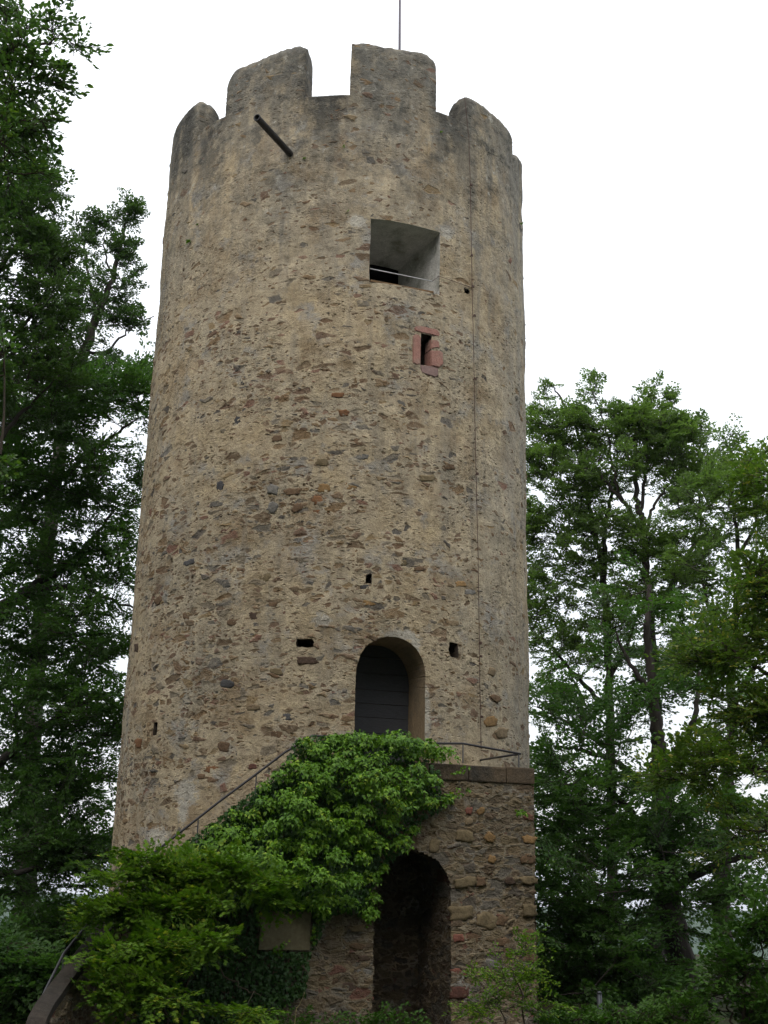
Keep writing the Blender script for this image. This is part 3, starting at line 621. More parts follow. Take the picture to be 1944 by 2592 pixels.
# ------------------------------------------------------------------ outside staircase with the arched passage
stairs = tag(empty('stone_staircase', (0, 0, 0)), 'rubble stone staircase and landing with arched passage, half buried in ivy, against the tower foot', 'staircase')
NFR = 4.80
path = [tn(t, NFR, 0)[:2] for t in np.arange(1.62, -3.61, -.02)]
LOW = [at(272, 2353, -6.4), at(218, 2420, -6.95), at(150, 2511, -7.65), at(113, 2572, -8.2)]
ctrl = np.array([path[-1], tuple(at(325, 2275, -5.95)[:2])] + [tuple(p[:2]) for p in LOW] + [(LOW[-1][0]+.04, -9.2)])
def catmull(P, n=24):
    P = np.asarray(P, float); Q = np.concatenate([[2*P[0]-P[1]], P, [2*P[-1]-P[-2]]]); out = []
    for k in range(1, len(Q)-2):
        t = np.linspace(0, 1, n, endpoint=False)[:, None]; a, b, c, d = Q[k-1], Q[k], Q[k+1], Q[k+2]
        out.append(.5*((2*b)+(c-a)*t+(2*a-5*b+4*c-d)*t**2+(3*b-a-3*c+d)*t**3))
    return np.concatenate(out + [P[-1:]])
cv = catmull(ctrl, 22); path = np.concatenate([np.array(path), cv[1:]])
sl_ = np.concatenate([[0], np.cumsum(np.linalg.norm(np.diff(path, axis=0), axis=1))])
T0 = 1.62
SK = [(0, 2.90), (T0+1.72, 2.90), (T0+2.05, 2.62), (T0+3.6, 1.40)]
for p_ in LOW: SK.append((sl_[int(np.argmin(np.hypot(path[:, 0]-p_[0], path[:, 1]-p_[1])))], p_[2]-.11))
SK.append((sl_[-1], -.6)); print('stair', SK)
ztop = np.interp(sl_, [a for a, b in SK], [b for a, b in SK])
rows = 150; wv = np.linspace(0, 1, rows); ZB = -.9
ZG = ZB + (ztop[None, :]-ZB)*wv[:, None]; tang = np.gradient(path, axis=0); tang /= np.linalg.norm(tang, axis=1)[:, None]; outn = np.stack([-tang[:, 1], tang[:, 0]], 1)
if outn[0] @ NF[:2] < 0: outn = -outn
bulge = .03*(vnoise(np.tile(sl_*1.5, (rows, 1))+7, ZG*1.5+3, 8)-.5) + .02*np.clip(1.5-ZG, 0, 3)
VX = path[None, :, 0] + outn[None, :, 0]*bulge; VY = path[None, :, 1] + outn[None, :, 1]*bulge
FV = np.stack([VX, VY, ZG], -1).reshape(-1, 3); m_ = len(path)
UVF = np.stack([np.tile(sl_, (rows, 1)), ZG], -1).reshape(-1, 2)
ii = np.arange(rows-1)[:, None]*m_; kk = np.arange(m_-1)[None]; FF = np.stack([ii+kk, ii+kk+1, ii+m_+kk+1, ii+m_+kk], -1).reshape(-1, 4)[:, ::-1]
AC, AW, ASP, ATOP = -.186, .547, 1.40, 1.95
cc_ = FV[FF].mean(1); tcc = cc_ @ TF; zc = cc_[:, 2]; on_front = (cc_ @ NF) > 4.6
def arch_top(t, grow=0.): return ASP + (ATOP-ASP+grow)*np.sqrt(np.clip(1-((t-AC)/(AW+grow))**2, 0, 1))
jag = .03*(vnoise(tcc*9+3, zc*9+5, 11)-.5)
inside = on_front & (np.abs(tcc-AC) < AW+jag) & (zc < arch_top(tcc)+jag)
FF = FF[~inside]
# right end face back to the tower
nb = 60; ns = np.linspace(NFR, 3.0, nb); ZR = np.linspace(ZB, 2.9, rows)
EV = np.stack([np.stack([tn(T0, n_, z_) for n_ in ns]) for z_ in ZR]).reshape(-1, 3); EU = np.stack(np.meshgrid(20+ns, ZR), -1).reshape(-1, 2)
EV += TF*(.02*np.clip(1.5-EV[:, 2:3], 0, 3))
i2 = np.arange(rows-1)[:, None]*nb; k2_ = np.arange(nb-1)[None]; EF = np.stack([i2+k2_, i2+k2_+1, i2+nb+k2_+1, i2+nb+k2_], -1).reshape(-1, 4)
mb = MB(); mb.add(FV, FF, UVF); mb.add(EV, EF, EU)
# inner face of the curved parapet and of the stair wall, 0.36 m behind
inn = path - outn*.15; IV = np.stack([np.tile(inn[:, 0], (2, 1)), np.tile(inn[:, 1], (2, 1)), np.stack([np.full(m_, ZB), ztop])], -1).reshape(-1, 3)
kI = np.arange(m_-1); mb.add(IV, np.stack([kI, kI+1, m_+kI+1, m_+kI], -1)[(sl_[:-1] > T0+1.5)], np.stack([np.tile(sl_, 2)+40, IV[:, 2]], -1))
front = mb.build('wall', M_MASON, stairs, True)
# passage under the landing: jambs and barrel vault
out = [(AC-AW-.012, ZB)] + [(AC-(AW+.012)*math.cos(a), ASP+(ATOP-ASP+.012)*math.sin(a)) for a in np.linspace(0, math.pi, 40)] + [(AC+AW+.012, ZB)]
dense = []
for (a, b), (c_, d_) in zip(out[:-1], out[1:]):
    k = max(1, int(math.hypot(c_-a, d_-b)/.04)); dense += [(a+(c_-a)*q/k, b+(d_-b)*q/k) for q in range(k)]
dense.append(out[-1]); al = np.concatenate([[0], np.cumsum([math.hypot(c_-a, d_-b) for (a, b), (c_, d_) in zip(dense[:-1], dense[1:])])])
dep = np.linspace(4.785, 3.2, 45); PV = np.array([[tn(t, n_, z_) for t, z_ in dense] for n_ in dep]).reshape(-1, 3); L = len(dense)
PU = np.stack(np.meshgrid(al, dep), -1)[..., ::-1].reshape(-1, 2); PU[:, 0] += 60
iP = np.arange(len(dep)-1)[:, None]*L; kP = np.arange(L-1)[None]
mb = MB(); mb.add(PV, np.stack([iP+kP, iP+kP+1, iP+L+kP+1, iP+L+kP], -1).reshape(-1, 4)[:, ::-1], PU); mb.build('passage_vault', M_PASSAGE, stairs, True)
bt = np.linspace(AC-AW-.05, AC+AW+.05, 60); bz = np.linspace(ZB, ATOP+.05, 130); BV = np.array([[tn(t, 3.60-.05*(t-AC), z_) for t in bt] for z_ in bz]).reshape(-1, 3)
iB = np.arange(129)[:, None]*60; kB = np.arange(59)[None]; mb = MB(); mb.add(BV, np.stack([iB+kB, iB+kB+1, iB+60+kB+1, iB+60+kB], -1).reshape(-1, 4), np.stack(np.meshgrid(bt+80, bz), -1).reshape(-1, 2)); mb.build('passage_back', M_PASSAGE, stairs, True)  # wall added before the pale tower foot, passage shade in its dark colour
# landing slab, steps
mb = MB(); mb.box(tn(0, 3.95, 2.46), TF, NF, UP, T0-.02, .55, .10); mb.build('landing', M_ROOF, stairs)
mb = MB(); nst = 15
for k in range(nst):
    f = k/(nst-1); s_ = T0+1.75+f*1.5; q = np.interp(s_, sl_, np.arange(m_)); c = path[int(q)]; o_ = outn[int(q)]; tz = np.interp(s_, sl_, ztop)-.34
    mb.box(np.array([c[0]-o_[0]*.86, c[1]-o_[1]*.86, tz-.5]), np.array([tang[int(q)][0], tang[int(q)][1], 0]), np.array([o_[0], o_[1], 0]), UP, .20, .49, .5, .01)
mb.build('steps', M_COPING, stairs)
# coping: separate sandstone blocks on the landing, one run down the stair
rg = random.Random(9); t = T0+.012
while t > -1.74:
    wd = rg.uniform(.30, .62); t1 = max(t-wd, -1.75); mb = MB()
    hz = .115+rg.uniform(-.006, .008)
    mb.box(tn((t+t1)/2, NFR-.19+rg.uniform(-.012, .012), 2.905+hz), TF, NF, UP, (t-t1)/2-.005, .215, hz, .02); mb.build('coping_stone', M_COPING, stairs); t = t1
sel = sl_ > T0+1.74; pS, oS, zS = path[sel], outn[sel], ztop[sel]; mS = len(pS)
prof = [(.025, 0), (.025, .09), (-.165, .105), (-.165, 0)]
CV = np.concatenate([np.stack([pS[:, 0]+oS[:, 0]*a, pS[:, 1]+oS[:, 1]*a, zS+b], -1) for a, b in prof]); k = np.arange(mS-1)
CF = np.concatenate([np.stack([a*mS+k, a*mS+k+1, b*mS+k+1, b*mS+k], -1) for a, b in ((0, 1), (1, 2), (2, 3))])
mesh_np('sloped_coping', CV, CF, stone_plain('coping_render', (.048, .039, .031), (.036, .031, .026), 3., .02, (.028, .027, .022)), stairs)
# stones that stand out: voussoirs, jamb blocks, quoins
def on_front(px, py, dz): return on_plane(px, py, NF, NFR + dz + .02)
vs_ = []
for k, (ang, L_) in enumerate(((14, 30), (34, 36), (54, 36), (74, 36))):
    a = R_(ang); vs_.append((1046+math.cos(a)*(94+L_/2), 2345-math.sin(a)*(190+L_*.45), L_+6, 34, ('brown', 'olive', 'brown', 'dbrown')[k], -math.atan2(math.sin(a)*1.6, math.cos(a))))
laid_stones('laid_stones', [
    (1178, 2233, 66, 26, 'olive', -.18), (1166, 2310, 62, 38, 'olive', -.1), (1160, 2374, 34, 22, 'red', -.1), (1165, 2462, 44, 28, 'red'), (1166, 2512, 56, 34, 'dred'), (1170, 2420, 60, 18, 'brown'),
    (1232, 2330, 56, 40, 'olive', .2), (1175, 2115, 50, 34, 'olive'), (1240, 2120, 30, 22, 'ochre', .5), (1100, 2140, 30, 40, 'olive', .3), (1187, 2052, 18, 20, 'red'), (1218, 2052, 22, 18, 'ochre', -.6), (1187, 2080, 20, 18, 'tan'),
    (1218, 2232, 24, 26, 'brown'), (1200, 2375, 36, 26, 'brown'), (1275, 2385, 34, 24, 'brown'), (1290, 2230, 30, 18, 'dbrown'), (1245, 2175, 20, 20, 'ochre', .4),
    (1340, 2125, 36, 22, 'ochre', .1), (1338, 2175, 40, 26, 'brown'), (1338, 2228, 44, 22, 'olive', .1), (1340, 2305, 38, 32, 'olive'), (1340, 2368, 40, 30, 'brown'), (1342, 2425, 36, 30, 'brown', .2), (1345, 2490, 36, 30, 'olive'), (1345, 2550, 34, 28, 'tan'),
    (1270, 2330, 26, 30, 'brown', .5), (1240, 2440, 40, 24, 'grey'), (1285, 2520, 40, 26, 'brown'), (1230, 2560, 50, 28, 'olive'),
    (905, 2395, 44, 18, 'brown', .1), (925, 2425, 40, 16, 'dbrown'), (900, 2465, 56, 26, 'olive'), (918, 2462, 50, 24, 'grey'), (880, 2500, 50, 26, 'dbrown'), (925, 2525, 36, 26, 'red'), (850, 2540, 60, 26, 'grey'), (910, 2565, 60, 18, 'grey'), (830, 2480, 50, 26, 'brown'), (905, 2350, 40, 20, 'tan')], on_front, front, .004)

# handrail
rail_n = NFR-.12
RP = [on_plane(x, y, NF, rail_n) for x, y in ((1317, 1908), (1250, 1896), (1172, 1882), (1120, 1882), (1045, 1880), (1000, 1876), (900, 1868), (790, 1862), (720, 1905), (640, 1966), (560, 2025), (480, 2088), (400, 2150))]
RP += [at(335, 2203, -5.9), at(260, 2294, -6.3), at(162, 2413, -6.95), at(116, 2505, -7.55), at(62, 2620, -8.2)]
hr = empty('handrail'); hr.parent = stairs
mb = MB(); mb.tube(RP, .016, 8); mb.build('rail', M_IRON, hr, True)
mb = MB(); mb.tube([RP[0], on_tower(1215, 1924)], .016, 8); mb.build('return_bar', M_IRON, hr, True)
for (x, y, h_, nn) in ((1313, 1909, .30, None), (1172, 1883, .27, None), (1040, 1880, .27, None), (900, 1868, .27, None), (649, 1960, .42, None), (502, 2072, .42, None), (400, 2151, .42, None)):
    p = on_plane(x, y, NF, rail_n); mb = MB(); mb.tube([p, p-UP*h_], .010, 6); mb.build('post', M_GALV, hr)
for (x, y, Y_) in ((256, 2299, -6.32), (162, 2413, -6.95)):
    p = at(x, y, Y_); mb = MB(); mb.tube([p, p-UP*.26], .012, 6); mb.build('post', M_GALV, hr)

# plate on the wall under the ivy
pq = [on_plane(x, y, NF, NFR+.10) for x, y in ((664, 2316), (781, 2312), (777, 2396), (660, 2399))]
pc = sum(pq)/4; mb = MB(); mb.box(pc, TF, NF, UP, .335, .020, .235, .006); so = mb.build('notice_board', M_PLATE, None, off=pc); so.location = pc
tag(so, 'blank beige notice board on the dark ivy wall, left of the arched passage', 'notice board')
# a grey post among the trees
pp_ = at(1517, 2592, -4.0); gz = float(ground_z(np.array(pp_[0]), np.array(pp_[1]))); mb = MB(); tp = at(1517, 2515, -4.0)
mb.tube([(tp[0], tp[1], gz-.1), tp], .034, 10); mb.tube([tp, tp+UP*.03], [.04, .02], 10)
ob = mb.build('metal_post', paint('grey_post', (.06, .066, .076), .5, .4), None, True, off=(tp[0], tp[1], gz)); ob.location = (tp[0], tp[1], gz); tag(ob, 'thin grey metal post standing among the trees to the right', 'post')

# ------------------------------------------------------------------ foliage
T_OVAL = (np.array([[0, 0, 0], [.45, .30, .07], [1, 0, -.06], [.45, -.30, .07]]), np.array([[0, 2, 1], [0, 3, 2]]))
T_BROAD = (np.array([[0, 0, 0], [.28, .27, .06], [.68, .26, .04], [1, 0, -.08], [.68, -.26, .04], [.28, -.27, .06]]), np.array([[0, 3, 2], [0, 2, 1], [0, 4, 3], [0, 5, 4]]))
T_IVY = (np.array([[0, 0, 0], [-.05, .28, .03], [.22, .48, .02], [.42, .24, .05], [1, 0, -.10], [.42, -.24, .05], [.22, -.48, .02], [-.05, -.28, .03]]), np.array([[0, 2, 1], [0, 3, 2], [0, 4, 3], [0, 5, 4], [0, 6, 5], [0, 7, 6]]))
T_MAPLE = (np.array([[0, 0, 0], [.02, .26, .02], [.20, .52, -.02], [.36, .26, .04], [.72, .42, -.03], [.66, .14, .04], [1, 0, -.08], [.66, -.14, .04], [.72, -.42, -.03], [.36, -.26, .04], [.20, -.52, -.02], [.02, -.26, .02]]),
           np.array([[0, k+1, k] for k in range(1, 11)]))
def norm(a): return a/(np.linalg.norm(a, axis=-1, keepdims=True)+1e-9)
def leaf_cloud(P, D, N, L, tmpl):
    D = norm(D); S = norm(np.cross(N, D)); N = np.cross(D, S); tv, tf = tmpl
    V = P[:, None, :] + L[:, None, None]*(tv[None, :, 0:1]*D[:, None, :] + tv[None, :, 1:2]*S[:, None, :] + tv[None, :, 2:3]*N[:, None, :])
    F = (tf[None] + (np.arange(len(P))*len(tv))[:, None, None]).reshape(-1, 3)
    return V.reshape(-1, 3), F
def spray_template(rs, length=.8, ntw=9, leaf=.075, gap=.05, spread=.55, droop=.18, flat=.42):
    """flat spray: positions, directions, normals of leaves and the twig lines, axis along +x, up +z"""
    P, D, tw = [], [], []
    ax = lambda s: np.array([s*length, .05*length*math.sin(s*6+rs.rand()*6), -droop*length*s*s])
    tw.append([ax(s) for s in np.linspace(0, 1, 6)])
    for k in range(ntw):
        s = .12+.85*k/(ntw-1); side = 1 if k % 2 else -1; ln = length*spread*(1.05-s*.8)*rs.uniform(.7, 1.15); an = R_(rs.uniform(35, 62))*side
        b = ax(s); d = np.array([math.cos(an), math.sin(an), rs.uniform(-.22, .12)])
        n_ = max(2, int(ln/gap)); e = [b + d*ln*q/n_ + np.array([0, 0, -.12*ln*(q/n_)**2]) for q in range(n_+1)]
        tw.append([e[0], e[n_//2], e[-1]])
        for q in range(1, n_+1):
            for sd_ in ((1,) if q % 2 else (-1,)) if rs.rand() < .6 else (1, -1):
                a2 = an + sd_*R_(rs.uniform(30, 60)); P.append(e[q]); D.append([math.cos(a2), math.sin(a2), rs.uniform(-.35, .15)])
        P.append(e[-1]); D.append(d)
    for s in np.linspace(.1, 1, int(length/gap)):
        a2 = R_(rs.uniform(25, 60))*rs.choice([-1, 1]); P.append(ax(s)); D.append([math.cos(a2), math.sin(a2), rs.uniform(-.3, .1)])
    P = np.array(P)+rs.normal(0, .012, (len(P), 3)); D = np.array(D, float); N = np.array([0, 0, 1.])+rs.normal(0, flat, (len(P), 3)); L = leaf*rs.uniform(.7, 1.2, len(P))
    return P, D, N, L, tw

def tree(name, label, cat, limbs, blobs, ncl, mat, seed, leaf=.085, length=.85, tmpl=T_OVAL, upright=.25, droop=.18, group=None, bark=M_BARK, twig_r=.007, ntw=9, gap=.055, tries=1, fill=1.0, sway=.35, inner=.0, flat=.42):
    """limbs: [(points, r0, r1)], the first is the trunk; blobs: [(centre, (rx,ry,rz), weight)]"""
    rs = np.random.RandomState(seed); wood = MB(); nodes = []; ndir = []
    for pts, r0, r1 in limbs:
        Pc = catmull(pts, 8); Pc[1:-1] += rs.normal(0, .02, (len(Pc)-2, 3)); wood.tube(Pc, np.linspace(r0, r1, len(Pc)), 10 if r0 > .12 else 7)
        f = np.linspace(0, 1, len(Pc)); g = np.gradient(Pc, axis=0)
        keepn = np.arange(len(Pc)) if r0 < .12 else np.where(f > .35)[0]
        nodes += list(Pc[keepn]); ndir += list(norm(g[keepn]))
    wts = np.array([b[2] for b in blobs], float); wts /= wts.sum(); pick = rs.choice(len(blobs), ncl, p=wts)
    cen = np.array([blobs[k][0] for k in pick]); rad3 = np.array([blobs[k][1] for k in pick])
    dr = norm(rs.normal(size=(ncl, 3))); rr_ = rs.rand(ncl, 1)**(1/2.4); rr_ = inner + (1-inner)*rr_
    pos = cen + dr*rr_*rad3
    # grow branchlets from the nearest wood, nearest clusters first
    base_nodes = np.array(nodes); d0 = np.min(np.linalg.norm(pos[:, None, :]-base_nodes[None, ::3], axis=2), axis=1); order = np.argsort(d0)
    NN = np.zeros((len(nodes)+ncl*4, 3)); NN[:len(nodes)] = base_nodes; cnt = len(nodes)
    tpls = [spray_template(rs, length, ntw, leaf, gap, droop=droop, flat=flat) for _ in range(7)]
    LP, LD, LN, LL = [], [], [], []
    crown_c = np.average(cen, axis=0)
    for ci in order:
        p = pos[ci]; dv = p - NN[:cnt]; dist = np.linalg.norm(dv, axis=1); cost = dist + np.clip(-dv[:, 2], 0, 9)*.9
        k = int(np.argmin(cost)); q = NN[k]; ln = dist[k]
        if ln > .05:
            mid = (p+q)/2 + np.array([0, 0, -.10*ln]) + rs.normal(0, .06*ln, 3); mid2 = q*.35+p*.65+np.array([0, 0, -.02*ln])+rs.normal(0, .05*ln, 3)
            cvp = catmull([q, mid, mid2, p] if ln > .6 else [q, mid, p], 3); r0 = min(.030, twig_r*(1.2+ln*1.1))
            wood.tube(cvp, np.linspace(r0, twig_r*.7, len(cvp)), 4, False)
            for v_ in cvp[3::3]:
                NN[cnt] = v_; cnt += 1
            if cnt > len(NN)-8: cnt = len(NN)-8
            d = norm(p-q)
        else: d = norm(p-crown_c)
        if rs.rand() > fill: continue
        for rep in range(2):
            dx = norm(d*np.array([1, 1, .6]) + rs.normal(0, sway, 3) + np.array([0, 0, upright]))
            upv = np.array([0, 0, 1.]) + rs.normal(0, .28, 3); dy = norm(np.cross(upv, dx)); dz = np.cross(dx, dy)
            M = np.stack([dx, dy, dz]); tp_ = tpls[rs.randint(7)]; sc = rs.uniform(.65, 1.15); st0 = p - dx*length*.35*sc
            LP.append(st0 + (tp_[0]*sc) @ M); LD.append(tp_[1] @ M); LN.append(tp_[2] @ M); LL.append(tp_[3]*rs.uniform(.85, 1.1))
            for tw in tp_[4][:4]: wood.tube(st0 + (np.array(tw)*sc) @ M, [twig_r*.7]*(len(tw)-1)+[twig_r*.3], 3, False)
    root_p = np.array(limbs[0][0][0])
    root = empty(name, tuple(root_p)); tag(root, label, cat, group)
    wood.build('trunk' if cat == 'tree' else 'stems', bark, root, True, off=root_p)
    V, F = leaf_cloud(np.concatenate(LP), np.concatenate(LD), np.concatenate(LN), np.concatenate(LL), tmpl)
    mesh_np('crown' if cat == 'tree' else 'leaves', V, F, mat, root, off=root_p)
    return root
def A(Y, *pts): return [at(x, y, Y) for x, y in pts]
def B(Y, x, y, rx, rz, wgt=1., ry=None): return (at(x, y, Y), (rx, ry or rx, rz), wgt)
def foot(p, dz=-.25):
    return np.array([p[0], p[1], float(ground_z(np.array(p[0]), np.array(p[1])))+dz])

# ---- right-hand trees behind the tower
R1b = foot(at(1745, 2592, 2))
tree('beech_tree', 'large beech with the thickest dark trunk, low in the right part of the picture', 'tree', [
    ([R1b] + A(2, (1738, 2500), (1716, 2400), (1690, 2250), (1680, 2100), (1668, 1950), (1664, 1860), (1652, 1750), (1640, 1600), (1645, 1480)), .31, .04),
    (A(1.9, (1716, 2500), (1665, 2455), (1620, 2405)) + A(1.2, (1560, 2350), (1480, 2330)), .10, .03),
    (A(2, (1672, 2010), (1622, 1985), (1560, 1930)) + A(1.5, (1480, 1900), (1400, 1890)), .09, .02),
    (A(2, (1684, 2150), (1600, 2055), (1518, 1975)) + A(1, (1440, 1950)), .09, .02),
    (A(2, (1668, 1960), (1730, 1880), (1760, 1800), (1770, 1700)), .10, .03),
    (A(2, (1650, 1750), (1600, 1690), (1560, 1600)), .07, .02),
    (A(2, (1690, 2260), (1790, 2200), (1880, 2170), (1960, 2150)), .10, .03)],
    [B(2, 1640, 1560, 1.1, 1.0, 2, 1.8), B(2, 1720, 1740, 1.2, 1.1, 2.2, 1.8), B(1.6, 1520, 1800, 1.2, 1.1, 2.4, 1.8), B(1.6, 1560, 2080, 1.6, 1.0, 4, 2), B(1.6, 1440, 2000, 1.0, 1.2, 2.6, 1.8),
     B(1, 1500, 2230, 1.6, .9, 4, 2), B(1, 1480, 2420, 1.4, .9, 4, 2), B(1.6, 1760, 2130, 1.2, .8, 2.4, 1.8), B(2, 1880, 2080, 1.2, 1.2, 2.6, 2), B(1.5, 1780, 2300, 1.6, .7, 2.4, 2)], 470, M_LEAF_DARK, 11, .088, .85, droop=.15)
R2b = foot(at(1835, 2480, 5))
tree('beech_tree', 'beech with a straight dark trunk near the right edge, behind the yellowing branches', 'tree', [
    ([R2b] + A(5, (1828, 2300), (1835, 2120), (1845, 1950), (1851, 1800), (1846, 1650), (1868, 1500), (1862, 1330), (1850, 1200)), .20, .02),
    (A(5, (1851, 1800), (1900, 1700), (1960, 1620)), .09, .03), (A(5, (1846, 1660), (1800, 1560), (1770, 1440)), .08, .02), (A(5, (1832, 2200), (1760, 2110), (1700, 2050)), .08, .02),
    (A(5, (1864, 1420), (1910, 1330), (1935, 1240)), .05, .015)],
    [B(5, 1850, 1130, .18, .40, .35, .4), B(5, 1850, 1210, .6, .6, 1.4, .9), B(5, 1935, 1180, .4, .5, 1.0, .7), B(5, 1790, 1290, .9, .8, 2.4, 1.4), B(5, 1900, 1330, .9, 1.0, 2.6, 1.4), B(5, 1760, 1440, .8, .9, 2.2, 1.4), B(5, 1880, 1560, 1.0, 1.2, 3, 1.6), B(5, 1780, 1640, .8, .8, 2, 1.5),
     B(5, 1900, 1850, 1.0, 1.4, 2.4, 1.6), B(5, 1760, 1960, .8, .7, 1.2, 1.5), B(5, 1740, 2200, 1.4, .9, 1.5, 1.5)], 470, M_LEAF_BEECH, 12, .078, .55, upright=.35)
R3b = foot(at(1548, 2480, 8))
tree('beech_tree', 'slender beech with a forked reddish stem close to the right side of the tower', 'tree', [
    ([R3b] + A(8, (1548, 2200), (1545, 1900), (1540, 1700), (1528, 1450), (1505, 1350), (1482, 1220), (1468, 1120), (1425, 1020), (1400, 975)), .14, .014),
    (A(8, (1528, 1450), (1531, 1330), (1552, 1240), (1562, 1150)), .08, .02), (A(8, (1505, 1350), (1450, 1310), (1400, 1260)), .05, .015), (A(8, (1543, 1800), (1450, 1700), (1370, 1610)), .07, .02), (A(8, (1541, 1720), (1600, 1600), (1620, 1500)), .06, .02),
    (A(8, (1545, 1900), (1440, 1830), (1360, 1790)), .07, .02)],
    [B(8, 1388, 985, .14, .38, .26, .3), B(8, 1360, 1050, .32, .28, .5, .5), B(8, 1425, 1065, .34, .26, .5, .5), B(8, 1345, 1170, .4, .6, 1.1, .8), B(8, 1345, 1320, .4, .6, 1.1, .8), B(8, 1350, 1500, .4, .7, 1.1, .9), B(8, 1365, 1080, .5, .4, 1.2, 1), B(8, 1440, 1120, .7, .8, 2.4, 1.2), B(8, 1380, 1220, .8, .9, 2.6, 1.3), B(8, 1500, 1270, .7, .8, 2.0, 1.2), B(8, 1450, 1330, .6, .5, 1.3, 1.), B(8, 1400, 1400, .9, 1.0, 3, 1.5),
     B(8, 1520, 1450, .8, .7, 1.6, 1.3), B(8, 1400, 1580, .9, .9, 2.8, 1.5), B(8, 1500, 1640, 1.0, .8, 2.6, 1.5), B(8, 1390, 1760, .9, .8, 2.4, 1.5), B(8, 1400, 1960, .9, 1.0, 2.8, 1.5), B(8, 1420, 2180, .9, 1.0, 2.6, 1.5)], 760, M_LEAF_BEECH, 13, .076, .46, upright=.45)
R4b = foot(at(1665, 2480, 7))
tree('beech_tree', 'tall beech whose upright limbs make the highest tips right of the tower', 'tree', [
    ([R4b] + A(7, (1668, 2200), (1665, 1900), (1655, 1700), (1640, 1500), (1630, 1340), (1612, 1270), (1610, 1150), (1606, 1060), (1600, 1000)), .17, .014),
    (A(7, (1630, 1340), (1590, 1285), (1562, 1235), (1545, 1150), (1525, 1060), (1498, 985)), .055, .012), (A(7, (1622, 1310), (1632, 1210), (1640, 1120), (1650, 1020), (1655, 975)), .05, .012),
    (A(7, (1634, 1350), (1652, 1285), (1690, 1235), (1720, 1200)), .05, .015), (A(7, (1590, 1285), (1530, 1210), (1480, 1130)), .05, .015), (A(7, (1645, 1560), (1720, 1450), (1770, 1330), (1760, 1200)), .08, .02)],
    [B(7, 1497, 990, .15, .42, .34, .3), B(7, 1478, 1055, .32, .28, .5, .4), B(7, 1540, 1045, .32, .28, .5, .4), B(7, 1530, 1100, .55, .4, 1.1, 1), B(7, 1648, 990, .15, .40, .34, .3), B(7, 1655, 1060, .42, .28, .7, .5), B(7, 1694, 1005, .15, .32, .25, .3), B(7, 1718, 1080, .32, .28, .5, .4), B(7, 1595, 1060, .38, .25, .6, .4), B(7, 1790, 1180, .5, .35, .9, .8), B(7, 1600, 1070, .6, .5, 1.6, 1), B(7, 1640, 1100, .5, .7, 1.5, 1), B(7, 1580, 1190, .8, .6, 2.0, 1.4),
     B(7, 1700, 1140, .7, .6, 2.4, 1.2), B(7, 1745, 1230, .8, .7, 2.6, 1.3), B(7, 1760, 1090, .45, .3, .6, .6), B(7, 1560, 1330, .8, .45, 1.4, 1.2), B(7, 1480, 1200, .5, .5, 1., 1), B(7, 1640, 1390, 1.0, .5, 2.4, 1.5), B(7, 1700, 1480, .9, .8, 2.4, 1.5), B(7, 1600, 1540, 1.0, .7, 2.4, 1.5), B(7, 1680, 1680, .9, .8, 1.8, 1.5)], 840, M_LEAF_BEECH, 14, .076, .46, upright=.5)
R5b = foot(at(2090, 2592, -4))
tree('yellowing_tree', 'near tree with yellow green leaves reaching in from the right edge', 'tree', [
    ([R5b] + A(-4, (2080, 2300), (2060, 1900), (2030, 1500), (2010, 1200)), .22, .05), (A(-4, (2050, 1800), (1960, 1720), (1880, 1660), (1800, 1620)), .05, .012), (A(-4, (2030, 1560), (1960, 1500), (1890, 1470)), .04, .012),
    (A(-4, (2015, 1300), (1970, 1230), (1930, 1180)), .04, .012), (A(-4, (2064, 2000), (1960, 1960), (1860, 1930), (1760, 1930)), .05, .012), (A(-4, (2074, 2150), (1980, 2120), (1880, 2100)), .05, .012)],
    [B(-4, 1935, 1230, .35, .55, 1.2), B(-4, 1930, 1480, .5, .5, 2), B(-4, 1900, 1620, .6, .5, 2.2), B(-4, 1790, 1660, .5, .3, 1.1), B(-4, 1930, 1800, .5, .5, 1.8), B(-4, 1840, 1920, .7, .35, 1.8), B(-4, 1720, 1960, .5, .2, .9), B(-4, 1900, 2110, .7, .5, 2), B(-4, 2060, 1700, .9, 2.2, 3)], 185, M_LEAF_YEL, 15, .082, .75, bark=M_TWIG)
